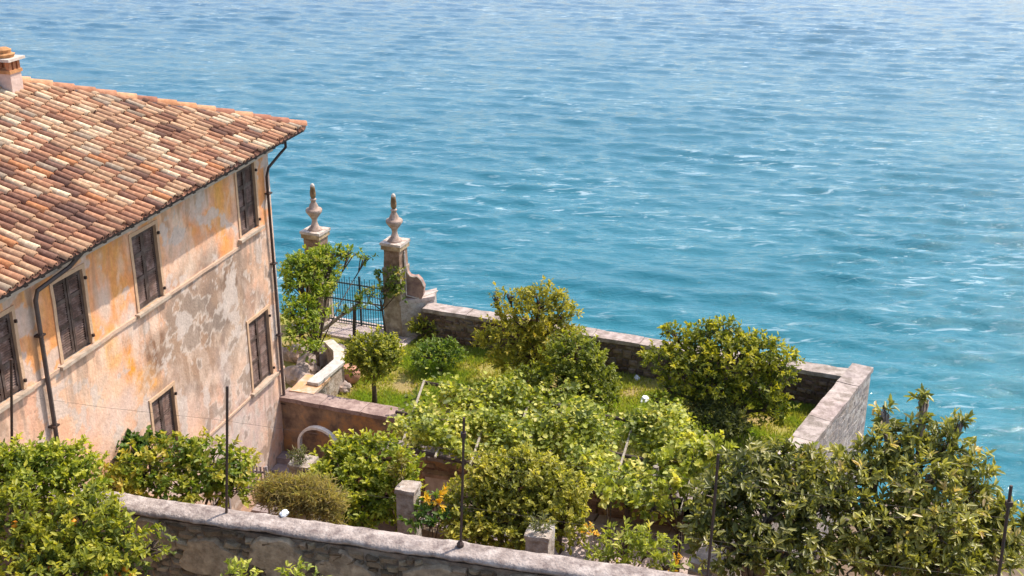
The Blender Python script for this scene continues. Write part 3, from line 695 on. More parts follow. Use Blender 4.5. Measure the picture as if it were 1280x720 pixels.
# lake-side slope and ridge tiles (seen from other places)
b = MB(); 
for k in range(36):
    y_ = .2 + k * .38
    if y_ > 2 * ridge_d - .2: break
    dd = min(y_, 2 * ridge_d - y_)
    b.tube([rf_e0 - N * y_ + Z * .02, rf_e0 - N * y_ - U * dd + Z * (dd * PITCH + .02)], .08, 6, np.array(PAL[k % 4][0]))
o = b.build('lakeside_tiles', M['tile'], roof, True); tag(o, kind='stuff')
# chimney
def roof_hit(px, py):
    r = ray(px, py); pl = rf_e0; nn = np.cross(U, up_); t = np.dot(pl - [0, 0, HC], nn) / np.dot(r, nn); return np.array([0, 0, HC]) + r * t
cb = roof_hit(12, 113)
ch = MB(); hw = .17
bx = lambda mbx, cx, cy, w1, w2, z0, z1, col=None: mbx.box(cb + U * (cx - w1 / 2) * .85 + N * (cy - w2 / 2) * .85 + Z * z0 * .82, U * w1 * .85, N * w2 * .85, Z * (z1 - z0) * .82, col)
bx(ch, 0, 0, .36, .44, -.4, .42, (.68, .5, .42)); cho = ch.build('chimney', M['stucco'], roof); rough(cho, 3, .012, 4)
def sub(name, mat, f_):
    b = MB(); f_(b); return b.build(name, mat, roof)
sub('chimney_collar', M['tile'], lambda b: bx(b, 0, 0, .42, .5, .42, .49, (.6, .3, .13)))
for cx, cy in ((-.14, -.18), (.14, -.18), (-.14, .18), (.14, .18), (0, .18), (0, -.18)): sub('chimney_brick', M['tile'], lambda b: bx(b, cx, cy, .085, .09, .49, .70, (.55, .24, .12)))
sub('chimney_slab', M['white_trim'], lambda b: bx(b, 0, 0, .56, .62, .70, .76))
def crown_(b): b.lathe(cb + Z * .76 * .82, [(.17, 0), (.2, .06), (.13, .08), (.14, .14), (.06, .18)], 10, (.62, .32, .14))
sub('chimney_cap', M['tile'], crown_)

# ---------------------------------------------------------------- gate
def pillar_group(base, label, top, creeper=False):
    e = empty('gate_pillar', base, label, 'pillar', 'stone pillars flanking the lake gate')
    ax, ay = SD, SN; w_ = .52
    def bx(z0, z1, ww, name, mat, col=None, ruf=0):
        b = MB(); b.box(base - ax * ww / 2 - ay * ww / 2 + Z * z0, ax * ww, ay * ww, Z * (z1 - z0), col); o = b.build(name, mat, e)
        if ruf: rough(o, 5, ruf, 3)
        return o
    h = top - base[2]
    bx(-.3, h - .62, w_, 'shaft', M['pillar'], None, .03); bx(h - .62, h - .12, w_ * .88, 'neck', M['pillar'], (.75, .6, .55), .02); bx(h - .12, h, w_ * 1.06, 'moulding', M['pillar'], (1.2, 1.05, .85))
    bx(h, h + .07, w_ * 1.14, 'cap', M['urn'], (1.1, 1.1, 1.1), .008)
    f0 = base + Z * (h + .07); g = .38
    b = MB(); b.lathe(f0, [(r * g / .38, z_) for r, z_ in [(.2, 0), (.17, .04), (.11, .10), (.075, .2), (.07, .27), (.09, .33), (.16, .42), (.215, .50), (.22, .55), (.20, .585), (.13, .60), (.12, .66), (.07, .76), (.06, .80), (.085, .82), (.085, .85), (.045, .87)]], 20, (.95, .85, .8)); b.build('urn', M['urn'], e, True)
    b = MB(); b.lathe(f0 + Z * .865, [(.045, 0), (.075, .06), (.078, .16), (.062, .28), (.055, .33)], 12, (.62, .45, .3)); b.build('finial', M['pillar'], e, True)
    b = MB(); b.lathe(f0 + Z * 1.18, [(.055, 0), (.06, .03), (.045, .07), (.02, .09)], 10); b.build('finial_tip', M['white_trim'], e, True)
    return e
pr = P(498, 417, 4.8); prt = 18 + (PY(497, 304, pr[1])[2] - 18)
gp1 = pillar_group(pr, 'tall gate pillar with stone urn finial, right of the iron gate', prt)
tl_ = P(394, 290, prt); pl = np.array([tl_[0], tl_[1], 4.8])
gp2 = pillar_group(pl, 'left gate pillar with urn finial rising behind the leafy tree by the house', prt)
# gate leaves between the pillars
gdir = norm((pr - pl) * [1, 1, 0]); glen = float(np.linalg.norm((pr - pl)[:2])) - .56
gt = empty('iron_gate', (pr + pl) / 2, 'thin barred iron gate between the two pillars with the lake behind it', 'gate')
g0 = pl + gdir * .28; nb = 24; gh = 1.32
for k in range(nb + 1):
    p = g0 + gdir * glen * k / nb; b = MB()
    th = .035 if k == 13 else .010
    b.tube([p + Z * .03, p + Z * (gh + (.1 if k % 2 else .02) + (.05 if k == 13 else 0))], th, 5); b.build('gate_bar', M['gate_paint'], gt)
for z_ in (.1, .72, gh - .12):
    b = MB(); b.box(g0 + Z * z_ - SN * .015, gdir * glen, SN * .03, Z * .035); b.build('gate_rail', M['gate_paint'], gt)
# volute wing wall
vq = [P(512, 373, 5.75), P(547, 363, 5.75), P(549, 376, 5.75) + SN * .3, P(512, 373, 5.75) + SN * .75]
vp0 = np.array([pr[0], pr[1], 0]) + SD * .26
wg = empty('wing_wall', vp0 + Z * 4.8, 'stone wing wall with a curved scroll joining the right gate pillar to the lakeside wall', 'wall')
blk = [vp0 - SN * .30, P(547, 364, 5.75) - SN * .1, SW(.12, .25), vp0 + SN * .3]
c_ = sum(blk) / 4; blk.sort(key=lambda p: math.atan2(p[1] - c_[1], p[0] - c_[0]))
b = MB(); b.prism([p[:2] for p in blk], 2, 5.80); o = b.build('block', M['grey_pillar'], wg); rough(o, 4, .03, 3)
b = MB(); cen = sum(p for p in blk) / 4; b.prism([(cen + (p - cen) * 1.06)[:2] for p in blk], 5.77, 5.87); b.build('block_cap', M['coping'], wg)
prof = [(0, 0), (0, 1.35), (.015, .95), (.06, .72), (.13, .62), (.22, .60), (.32, .62), (.42, .52), (.50, .34), (.47, .12), (.42, 0)]
dv = norm(norm(P(547, 364, 5.75) - P(512, 373, 5.75)) * [1, 1, 0]); dv = norm(SD * .9 + dv * .3); dn = norm(np.cross(Z, dv))
o0 = vp0 + dn * .0
def plate(prof, th, mat, name, grow=0, y0=0):
    n = len(prof); v = [o0 + dv * (x + grow * (x > .01)) + dn * y0 + Z * (5.86 + z_ + grow) for x, z_ in prof] + [o0 + dv * (x + grow * (x > .01)) + dn * (y0 + th) + Z * (5.86 + z_ + grow) for x, z_ in prof]
    b = MB(); b.add(v, [tuple(range(n)), tuple(range(n, 2 * n))[::-1]] + [(i, (i + 1) % n, n + (i + 1) % n, n + i) for i in range(n)]); return b.build(name, mat, wg)
plate(prof, .2, surf('scroll_stone', (.44, .28, .22), (.22, .13, .11), 5, .9, .5, 30), 'scroll')
b = MB(); b.tube([o0 + dv * x + dn * -.0 + Z * (5.87 + z_) for x, z_ in [(.0, 1.3)] + prof[2:9]], .022, 5); b.build('scroll_edge', M['white_trim'], wg)
b = MB(); b.tube([o0 - dn * .02 + Z * 7.1, o0 - dn * .02 + dv * .02 + Z * 5.95, P(522, 373, 5.88), P(547, 363.5, 5.88)], .022, 5); b.build('edge_moulding', M['white_trim'], wg)
# landing slab at the gate
b = MB(); b.prism([(pl - SN * .7 - SD * .5)[:2], (pr - SN * .95)[:2], (pr + SD * .6 - SN * .9)[:2], (pr + SD * .6 + SN * .2)[:2], (pl + SN * .3 - SD * .5)[:2]], 4.5, 4.86); o = b.build('gate_paving', M['paving']); tag(o, kind='structure'); rough(o, 5, .03, 2)

# ---------------------------------------------------------------- path parapet and rocks between house and gate
pp = empty('path_parapet', P(410, 470, 4.8), 'low bent parapet with pale and ochre capping leading up to the gate', 'wall')
def capseg(pa, pb, wd, z0, mat, name, col=None, body=True):
    a = np.array(pa); c = np.array(pb); d_ = norm((c - a) * [1, 1, 0]); n_ = np.array([-d_[1], d_[0], 0]); l_ = float(np.linalg.norm((c - a)[:2]))
    if body: b = MB(); b.box(a * [1, 1, 0] + Z * z0 + n_ * .04, d_ * l_, n_ * (wd - .08), Z * (a[2] - z0 - .06), (1, .95, .92)); rough(b.build('parapet_body', M['grey_pillar'], pp), 3, .02, 4)
    b = MB(); b.box(a - Z * .06, d_ * l_, n_ * wd, (c - a) * [0, 0, 1] + Z * .07, col); rough(b.build(name, mat, pp), 3, .012, 4)
capseg(P(392, 493, 5.42), P(413, 472, 5.42), .62, 3.2, M['terracotta_cap'], 'ochre_capping')
capseg(P(398, 480, 5.5), P(431, 452, 5.5), .3, 4.6, M['white_trim'], 'pale_capping', (.9, .97, 1.05))
capseg(P(431, 453, 5.5), P(430, 436, 5.5), .26, 4.6, M['white_trim'], 'pale_capping')
capseg(P(430, 437, 5.5), P(416, 424, 5.5), .26, 4.6, M['white_trim'], 'pale_capping')
def rock(px, py, z, r, label, mat='rock', sq=(1, .8, .7)):
    bm = bmesh.new(); bmesh.ops.create_icosphere(bm, subdivisions=3, radius=1)
    sd_ = Vector((random.random() * 50, random.random() * 50, 0))
    for v in bm.verts:
        n = noise.noise(v.co * 1.1 + sd_) * .5 + noise.noise(v.co * 2.7 + sd_) * .2
        v.co *= 1 + n; v.co.x *= sq[0] * r; v.co.y *= sq[1] * r; v.co.z *= sq[2] * r
    me = bpy.data.meshes.new('rock'); bm.to_mesh(me); bm.free(); c = np.ones((len(me.vertices), 4))
    a = me.color_attributes.new('tint', 'FLOAT_COLOR', 'POINT'); t = random.uniform(.85, 1.15); c[:, :3] *= t; a.data.foreach_set('color', c.ravel())
    me.materials.append(M[mat]); o = bpy.data.objects.new('rock', me); COL.objects.link(o); o.location = P(px, py, z) + Z * r * sq[2] * .4; o.rotation_euler[2] = random.random() * 6
    tag(o, label, 'rock', 'rocks beside the path between house and gate'); return o
rock(372, 476, 4.8, .42, 'pale boulder against the house corner')
rock(388, 462, 4.8, .4, 'grey boulder under the tree trunk by the gate path')
rock(370, 448, 4.8, .36, 'small pale boulder behind the house corner, under hanging leaves')
rock(416, 445, 4.9, .34, 'pinkish boulder in the bend of the pale parapet')
rock(405, 452, 4.9, .3, 'round boulder left of the bend of the parapet')
rock(384, 484, 4.8, .34, 'boulder next to the ochre capping')
rock(430, 487, 4.8, .2, 'small pink rock on the lawn edge below the clay pot')
rock(490, 428, 4.8, .2, 'flat pale rock at the foot of the right gate pillar')
rock(422, 478, 4.8, .2, 'upright rock beside the clay pot')
# clay pot
pb = P(439, 478, 4.8); pe = empty('clay_pot', pb, 'round pinkish clay pot on the lawn edge left of the small standard tree', 'pot')
b = MB(); b.lathe(pb, [(.13, 0), (.2, .08), (.24, .2), (.22, .32), (.16, .38)], 14, (1, .85, .8)); b.build('body', M['clay'], pe, True)
b = MB(); b.lathe(pb + Z * .38, [(.16, 0), (.19, .01), (.19, .05), (.13, .05)], 14, (1.3, 1.1, 1)); b.build('rim', M['clay'], pe, True)
# leaning pole and prop by the gate
pz0 = P(403, 413, 5.2); pz1 = P(447, 381, 6.1)
b = MB(); b.tube([pz0, (pz0 + pz1) / 2 + Z * .03, pz1], [.05, .045, .035], 7); o = b.build('leaning_pole', M['pale_wood']); tag(o, 'weathered wooden pole leaning up towards the iron gate', 'pole')
b = MB(); q = P(443, 424, 4.85); b.tube([q, q + Z * .5 + [.02, 0, 0], q + [.05, 0, .95]], [.05, .045, .05], 7); o = b.build('prop_post', M['dark_wood']); tag(o, 'dark crooked post propping the pole before the gate', 'post')
# steps, slab and picket fence low beside the house
q0 = P(322, 628, 3.25)
st_ = empty('stone_steps', q0, 'grey stone steps at the foot of the house corner', 'steps')
for k in range(6):
    b = MB(); a = HP(-2.1 + k * .33, .02, 3.2); b.box(a, U * .33, N * .75, Z * (.1 + .15 * k), (1, .95, .95)); b.build('step', M['slate'], st_)
pf = empty('picket_fence', P(312, 640, 3.2), 'little grey picket fence behind the foreground wall near the house', 'fence')
fa = PY(290, 640, 18.9); 
for k in range(12):
    b = MB(); p = HP(-2.9, .1, 4.6) + N * .085 * k; b.box(p, N * .035, U * .02, Z * .72); b.build('picket', M['slate'], pf)
for z_ in (4.75, 5.15):
    b = MB(); b.box(HP(-2.87, .08, z_), N * 1.05, U * .02, Z * .04); b.build('rail', M['slate'], pf)
for k in (0, 11):
    b = MB(); b.box(HP(-2.85, .1 + .085 * k, 3.2), N * .05, U * .05, Z * 2.1); b.build('post', M['slate'], pf)

# ---------------------------------------------------------------- foliage
def leaves(P0, D, NR, ln, wd, col, fold=.25, quad=True):
    """many leaves at once: P0 base points, D directions, NR normals"""
    n = len(P0); D = D / (np.linalg.norm(D, axis=1, keepdims=True) + 1e-9); Sd = np.cross(D, NR); Sd /= (np.linalg.norm(Sd, axis=1, keepdims=True) + 1e-9); Nn = np.cross(Sd, D)
    ln = ln[:, None]; wd = wd[:, None]
    V = np.empty((n, 6, 3))
    V[:, 0] = P0; V[:, 1] = P0 + D * ln * .35 + Sd * wd * .5 + Nn * wd * fold; V[:, 2] = P0 + D * ln * .75 + Sd * wd * .36 + Nn * wd * fold * .6 - Nn * ln * .05
    V[:, 3] = P0 + D * ln - Nn * ln * .14; V[:, 4] = P0 + D * ln * .75 - Sd * wd * .36 + Nn * wd * fold * .6 - Nn * ln * .05; V[:, 5] = P0 + D * ln * .35 - Sd * wd * .5 + Nn * wd * fold
    base = np.arange(n)[:, None] * 6
    Fq = np.concatenate([base + np.array([[0, 1, 2, 3]]), base + np.array([[0, 3, 4, 5]])])
    return V.reshape(-1, 3), Fq, np.repeat(col, 6, 0)
def unit(n):
    v = rng.normal(0, 1, (n, 3)); return v / np.linalg.norm(v, axis=1, keepdims=True)
def crown_geo(blobs, ln, asp, pal, dens=1., per=9, tw=.16, up=.45, loose=.5, rad_noise=.48, pal_up=None, inner=.5, droop=0., spread=1.):
    Ps, Ds, Ns, Cs, L_, tips = [], [], [], [], [], []
    leaf_area = ln * ln * asp * .6
    for (c, r) in blobs:
        r = np.asarray(r, float); r = np.maximum(r - (tw * .35 + ln * .2), r * .45); area = 4 * math.pi * ((r[0] * r[1]) ** 1.6 / 3 + (r[0] * r[2]) ** 1.6 / 3 + (r[1] * r[2]) ** 1.6 / 3) ** (1 / 1.6)
        nc = max(6, int(area * 2.0 * dens / (leaf_area * per)))
        d = unit(int(nc * 1.5)); keep = (d[:, 2] > -.25) | (rng.random(len(d)) < .4); d = d[keep][:nc]
        ro = rng.uniform(0, 50, 3)
        lump = np.array([noise.noise(Vector(q * 1.7 + ro)) + .6 * noise.noise(Vector(q * 4.2 + ro)) for q in d])
        rr = (1 - inner * rng.random(len(d)) ** 1.8) * (1 + rad_noise * lump); sh = rng.random(len(d)) < .07; rr = np.where(sh, rr + rng.uniform(.05, .11, len(d)) / max(.15, r.mean()) * 1.2, rr)
        cc = c + d * r * rr[:, None]
        keep = (lump > -.42) | (rng.random(len(d)) < .35); d, cc, rr, lump = d[keep], cc[keep], rr[keep], lump[keep]
        n = len(d); tips.append(cc)
        td = d * .8 + np.array([0, 0, up]) + unit(n) * .5; td /= np.linalg.norm(td, axis=1, keepdims=True)
        k = per; ti = np.repeat(np.arange(n), k); al = rng.random(n * k)
        tdk = td[ti]; pos = cc[ti] + tdk * (al[:, None] * tw) + unit(n * k) * ln * .25 * loose
        ld = tdk * (.35 + .5 * al[:, None]) + unit(n * k) * (.75 * spread) - np.array([0, 0, droop])
        nr = np.array([0, 0, .8]) + d[ti] * .5 + unit(n * k) * .55
        tone = rng.random(n)[ti] * .42 + rng.random(n * k) * .26 + .42 * np.clip((rr[ti] - .6) / .5, 0, 1) * (.3 + .7 * al) + .12 * lump[ti]; tone = np.maximum(tone, 0)  # inner leaves darker, outer tips lighter: crown shade painted into leaf colour
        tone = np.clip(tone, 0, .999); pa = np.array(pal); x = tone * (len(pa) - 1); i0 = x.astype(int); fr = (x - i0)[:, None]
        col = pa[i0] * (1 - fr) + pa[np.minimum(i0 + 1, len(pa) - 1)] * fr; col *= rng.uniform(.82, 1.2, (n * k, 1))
        Ps.append(pos); Ds.append(ld); Ns.append(nr); Cs.append(col); L_.append(ln * rng.uniform(.65, 1.2, n * k))
    Pp, Dd, Nn, Cc, Ll = map(np.concatenate, (Ps, Ds, Ns, Cs, L_))
    return Pp, Dd, Nn, Cc, Ll, tips
def BB(px, py, Y, rx, rz, ry=None):
    """a clump of foliage sighted at px,py with apparent half size rx,rz, standing at distance Y"""
    c = PY(px, py, Y); s = zc(c) / FPX; return (c, (rx * s, (ry if ry else (rx + rz) / 2 * s), rz * s))
def plant(name, label, cat, base, blobs, pal, ln=.1, asp=.5, dens=1., mat='leaf', trunk_r=.06, fruit=0, group=None, bark='bark', twigs=14, part=('trunk', 'crown'), fork=.4, single=0, **kw):
    e = empty(name, base, label, cat, group); cen = sum(b_[0] * b_[1][0] for b_ in blobs) / sum(b_[1][0] for b_ in blobs)
    Pp, Dd, Nn, Cc, Ll, tips = crown_geo(blobs, ln, asp, pal, dens, **kw)
    if trunk_r:
        mb = MB(); low = min(b_[0][2] - b_[1][2] * .5 for b_ in blobs); fk = base + (cen - base) * [fork, fork, 0] + Z * max(.25, (low - base[2]) * .75)
        mb.tube([base - Z * .15, base + (fk - base) * .5 + np.array([random.uniform(-.05, .05), random.uniform(-.05, .05), 0]), fk], [trunk_r * 1.35, trunk_r * 1.05, trunk_r * .9], 8)
        for (c, r), tp in zip(blobs, tips):
            md = fk + (c - fk) * .5 + np.array([random.uniform(-.12, .12), random.uniform(-.12, .12), .08]); e_ = min(trunk_r * .3, r[0] * .09) if r[0] > .38 else .007; mb.tube([fk - Z * .05, md, c], [min(trunk_r * .65, e_ * 2.4), min(trunk_r * .5, e_ * 1.8), e_], 6)
            for q in tp[rng.integers(0, len(tp), twigs)]:
                m2 = c + (q - c) * .5 + rng.normal(0, .04, 3); mb.tube([c - (c - md) * random.random() * .5, m2, q], [trunk_r * .22 + .004, trunk_r * .13 + .003, .004], 4)
        mb.build(part[0], M[bark], e, True)
    n = len(Pp); wd = Ll * asp
    if single:                                                  # biggest leaves in the photograph as parts of their own
        order = np.argsort(np.linalg.norm(Pp - [0, 0, HC], axis=1) - Ll * 6)[:single * 3]; order = order[rng.permutation(len(order))[:single]]
        vars_ = []
        for t in range(10):
            cI = order[t]; v, f, c = leaves(np.zeros((1, 3)), np.array([[1., 0, 0]]), np.array([[0, 0, 1.]]), np.array([1.]), np.array([asp]), Cc[cI:cI + 1]); ob = mesh_obj('leaf', v, f, c, M[mat]); vars_.append(ob.data); bpy.data.objects.remove(ob)
        loc = root_loc(e)
        for i in order:
            x = Vector(Dd[i]).normalized(); y = Vector(Nn[i]).cross(x).normalized(); z_ = x.cross(y)
            o = bpy.data.objects.new('leaf', random.choice(vars_)); COL.objects.link(o); o.parent = e
            o.matrix_local = Matrix.Translation(Vector(Pp[i] - loc)) @ Matrix(((x[0], y[0], z_[0]), (x[1], y[1], z_[1]), (x[2], y[2], z_[2]))).to_4x4() @ Matrix.Scale(float(Ll[i]), 4)
        mk = np.ones(n, bool); mk[order] = False; Pp, Dd, Nn, Cc, Ll, wd = Pp[mk], Dd[mk], Nn[mk], Cc[mk], Ll[mk], wd[mk]
    v, f, c = leaves(Pp, Dd, Nn, Ll, wd, Cc); o = mesh_obj(part[1], v, f, np.clip(c, 0, 1), M[mat], e); o['kind'] = 'stuff'
    if fruit:
        allt = np.concatenate(tips); allt = allt[allt[:, 1] < np.median(allt[:, 1])]; 
        for q in allt[rng.permutation(len(allt))[:fruit]]:
            bm = bmesh.new(); bmesh.ops.create_icosphere(bm, subdivisions=2, radius=.045); me = bpy.data.meshes.new('orange'); bm.to_mesh(me); bm.free(); me.materials.append(M['fruit'])
            me.polygons.foreach_set('use_smooth', np.ones(len(me.polygons), dtype=bool))
            ob = bpy.data.objects.new('orange', me); COL.objects.link(ob); ob.parent = e; ob.location = q - root_loc(e) + norm(q - cen) * .07 - Z * .03
    return e
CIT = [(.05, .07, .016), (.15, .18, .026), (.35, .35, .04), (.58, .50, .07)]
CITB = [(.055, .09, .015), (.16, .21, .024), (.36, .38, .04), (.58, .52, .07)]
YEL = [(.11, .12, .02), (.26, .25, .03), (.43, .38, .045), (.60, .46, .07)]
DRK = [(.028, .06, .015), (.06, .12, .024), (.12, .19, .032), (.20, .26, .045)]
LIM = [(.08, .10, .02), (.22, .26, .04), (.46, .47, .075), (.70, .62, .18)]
FOL = 1
def gb(px, py, z=4.8): return P(px, py, z)
def onz(b, z): return np.array([b[0], b[1], z])
# near side, lower left
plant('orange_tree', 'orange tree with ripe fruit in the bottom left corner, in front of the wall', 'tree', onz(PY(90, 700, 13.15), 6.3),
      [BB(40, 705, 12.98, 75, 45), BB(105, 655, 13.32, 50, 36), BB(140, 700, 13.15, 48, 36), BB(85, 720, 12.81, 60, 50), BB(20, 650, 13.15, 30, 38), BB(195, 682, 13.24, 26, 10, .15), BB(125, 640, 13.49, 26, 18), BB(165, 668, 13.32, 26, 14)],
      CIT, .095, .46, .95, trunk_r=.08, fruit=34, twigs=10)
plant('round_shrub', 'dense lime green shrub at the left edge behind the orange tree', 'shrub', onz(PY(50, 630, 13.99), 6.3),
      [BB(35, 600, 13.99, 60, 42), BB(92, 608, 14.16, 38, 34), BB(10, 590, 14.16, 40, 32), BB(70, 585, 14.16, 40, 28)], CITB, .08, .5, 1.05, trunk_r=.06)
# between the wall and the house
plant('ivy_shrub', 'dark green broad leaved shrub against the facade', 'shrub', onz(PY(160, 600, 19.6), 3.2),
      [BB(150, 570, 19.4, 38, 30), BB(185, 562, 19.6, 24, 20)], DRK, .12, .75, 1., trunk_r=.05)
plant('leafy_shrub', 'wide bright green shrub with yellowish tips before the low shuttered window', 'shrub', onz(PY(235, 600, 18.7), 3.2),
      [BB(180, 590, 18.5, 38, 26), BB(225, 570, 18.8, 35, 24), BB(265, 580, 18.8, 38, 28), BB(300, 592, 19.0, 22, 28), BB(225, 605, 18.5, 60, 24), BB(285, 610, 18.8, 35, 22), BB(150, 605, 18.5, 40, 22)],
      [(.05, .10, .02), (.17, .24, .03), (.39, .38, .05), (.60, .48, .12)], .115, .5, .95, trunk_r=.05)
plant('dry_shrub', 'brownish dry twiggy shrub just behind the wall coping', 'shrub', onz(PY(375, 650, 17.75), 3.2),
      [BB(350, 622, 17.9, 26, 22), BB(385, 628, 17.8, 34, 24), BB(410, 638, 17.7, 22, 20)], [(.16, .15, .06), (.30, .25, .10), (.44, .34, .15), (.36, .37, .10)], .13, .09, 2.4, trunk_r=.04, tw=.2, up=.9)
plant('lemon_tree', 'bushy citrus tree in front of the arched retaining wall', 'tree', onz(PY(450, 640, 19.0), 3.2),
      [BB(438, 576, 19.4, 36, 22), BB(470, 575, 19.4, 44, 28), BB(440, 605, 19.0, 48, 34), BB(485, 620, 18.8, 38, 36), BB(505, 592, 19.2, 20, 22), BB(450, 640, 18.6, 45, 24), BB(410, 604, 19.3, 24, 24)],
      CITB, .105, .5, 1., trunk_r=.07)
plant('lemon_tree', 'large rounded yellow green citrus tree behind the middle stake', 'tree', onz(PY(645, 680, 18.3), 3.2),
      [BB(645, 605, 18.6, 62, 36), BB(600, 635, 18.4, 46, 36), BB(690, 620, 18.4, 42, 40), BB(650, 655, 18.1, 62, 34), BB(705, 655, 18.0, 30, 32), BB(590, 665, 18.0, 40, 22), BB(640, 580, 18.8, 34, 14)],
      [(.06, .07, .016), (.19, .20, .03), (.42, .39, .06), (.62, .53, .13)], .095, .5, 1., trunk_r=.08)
plant('croton_plant', 'small plant with orange yellow top leaves beside the square stone pillar', 'plant', onz(PY(538, 655, 18.2), 3.2),
      [BB(538, 640, 18.1, 20, 14), BB(540, 652, 18, 26, 12)], DRK, .12, .5, 1., trunk_r=.03)
plant('croton_plant', 'cluster of orange yellow leaves topping the low plant by the pillar', 'plant', onz(PY(540, 630, 18.2), 3.2),
      [BB(541, 624, 18.2, 15, 7)], [(.6, .32, .02), (.75, .46, .03), (.7, .52, .05)], .12, .4, 1.4, trunk_r=.02)
plant('loose_shrub', 'loose pale green shrub behind the right end of the wall', 'shrub', onz(PY(790, 700, 17.3), 3.2),
      [BB(775, 685, 17.4, 26, 24), BB(810, 690, 17.3, 34, 20), BB(760, 705, 17.2, 30, 14), BB(835, 708, 17.1, 24, 14)], LIM, .12, .36, .75, trunk_r=.03, up=1., tw=.25)
for px, py, lab in ((741, 664, 'orange flower cluster beside the vine trunk'), (843, 703, 'orange flower cluster at the edge of the path on the right')):
    plant('marigold', lab, 'flower', onz(PY(px, py + 10, 17.3), 3.2), [BB(px, py, 17.3, 7, 6)], [(.8, .42, .03), (.85, .55, .06)], .05, .6, 2, trunk_r=.012, twigs=3)
# pergola
PZ = 5.75
pg = empty('vine_pergola', BW(3.5, -.8, 3.2), 'wooden pergola on posts covered by a broad leafy vine', 'pergola')
def canopy():
    pts = []; poly = [(505, 492), (545, 466), (600, 474), (640, 478), (700, 492), (770, 515), (815, 520), (850, 528), (890, 555), (905, 590), (880, 622), (845, 640), (800, 628), (760, 612), (715, 590), (690, 572), (640, 562), (590, 572), (555, 560), (500, 552), (490, 525)]
    def ins(x, y):
        c = False; n = len(poly)
        for i in range(n):
            x1, y1 = poly[i]; x2, y2 = poly[(i + 1) % n]
            if (y1 > y) != (y2 > y) and x < (x2 - x1) * (y - y1) / (y2 - y1) + x1: c = not c
        return c
    while len(pts) < 1250:
        x, y = random.uniform(485, 910), random.uniform(460, 645)
        if ins(x, y):
            p = P(x, y, PZ); n = noise.noise(Vector(p) * 1.1) + .5 * noise.noise(Vector(p) * 2.6)
            if n > -.02 + .25 * noise.noise(Vector(p) * 4) + random.gauss(0, .05): pts.append(p + Z * (.75 * n - .1 + random.uniform(-.18, .16)))
    pts = np.array(pts); k = 14; n = len(pts); ti = np.repeat(np.arange(n), k)
    pos = pts[ti] + rng.normal(0, 1, (n * k, 3)) * [.12, .12, .09]
    D = unit(n * k) * [1, 1, .6]; NR = np.array([0, 0, 1.]) + unit(n * k) * .8
    pa = np.array(LIM); t = np.clip(rng.random(n)[ti] ** 1.4 * .8 + rng.random(n * k) * .3, 0, .999) * 3; i0 = t.astype(int); f_ = (t - i0)[:, None]
    col = (pa[i0] * (1 - f_) + pa[i0 + 1] * f_) * rng.uniform(.85, 1.2, (n * k, 1)); ln = rng.uniform(.06, .13, n * k)
    v, f, c = leaves(pos, D, NR, ln, ln * .85, col, .12); o = mesh_obj('vine_foliage', v, f, c, M['leaf'], pg); o['kind'] = 'stuff'
    return pts
cpts = canopy()
for (x0, y0, x1, y1, r) in [(500, 560, 850, 640, .05), (495, 515, 880, 590, .045), (530, 478, 880, 545, .045)]:
    a, c = P(x0, y0, PZ - .12), P(x1, y1, PZ - .12); b = MB(); b.tube([a, (a + c) / 2 + Z * .04, c], r, 7); b.build('beam', M['dark_wood'], pg)
for k in range(9):
    t = k / 8; a = P(500 + 350 * t, 562 + 80 * t, PZ - .05); c = P(530 + 350 * t, 476 + 68 * t, PZ - .05); b = MB(); b.tube([a, c], .028, 6); b.build('rafter', M['pale_wood'], pg)
for (px, py, pz, zb) in [(505, 562, PZ - .1, 3.2), (600, 583, PZ - .1, 3.2), (700, 606, PZ - .1, 3.2), (785, 626, PZ - .1, 3.2), (850, 640, PZ - .1, 3.2), (663, 545, PZ + .12, 4.6), (820, 583, PZ + .1, 4.6), (560, 482, PZ, 4.7), (700, 505, PZ, 4.7)]:
    t = P(px, py, pz); b = MB(); b.tube([onz(t, zb), t], .06, 8); b.build('post', M['dark_wood'] if zb < 4 else M['pale_wood'], pg)
for q in [(757, 668, 3.2), (590, 640, 3.2), (742, 690, 3.2)]:
    a = P(*q); tp = cpts[np.argmin(np.linalg.norm(cpts - (a + Z * 2.5), axis=1))]; b = MB(); b.tube([a, a + Z * .8 + [.05, .05, 0], a * [.5, .5, 0] + tp * [.5, .5, 0] + Z * (a[2] + 1.6), tp], [.045, .035, .03, .015], 6); b.build('vine_stem', M['bark'], pg)
# vine lower growth
plant('vine_shoot', 'bright vine shoot hanging over the post below the pergola edge', 'plant', onz(PY(760, 650, 18.8), 3.2), [BB(757, 617, 18.9, 14, 24), BB(775, 600, 19.2, 18, 16)], LIM, .13, .7, .8, trunk_r=.03)
plant('vine_shoot', 'spreading vine growth at the right end of the pergola', 'plant', onz(PY(850, 620, 19.5), 3.2), [BB(835, 610, 19.4, 34, 26), BB(865, 580, 19.8, 40, 28), BB(815, 635, 19.1, 22, 14), BB(885, 560, 20, 30, 18)], LIM, .13, .75, .7, trunk_r=.03)
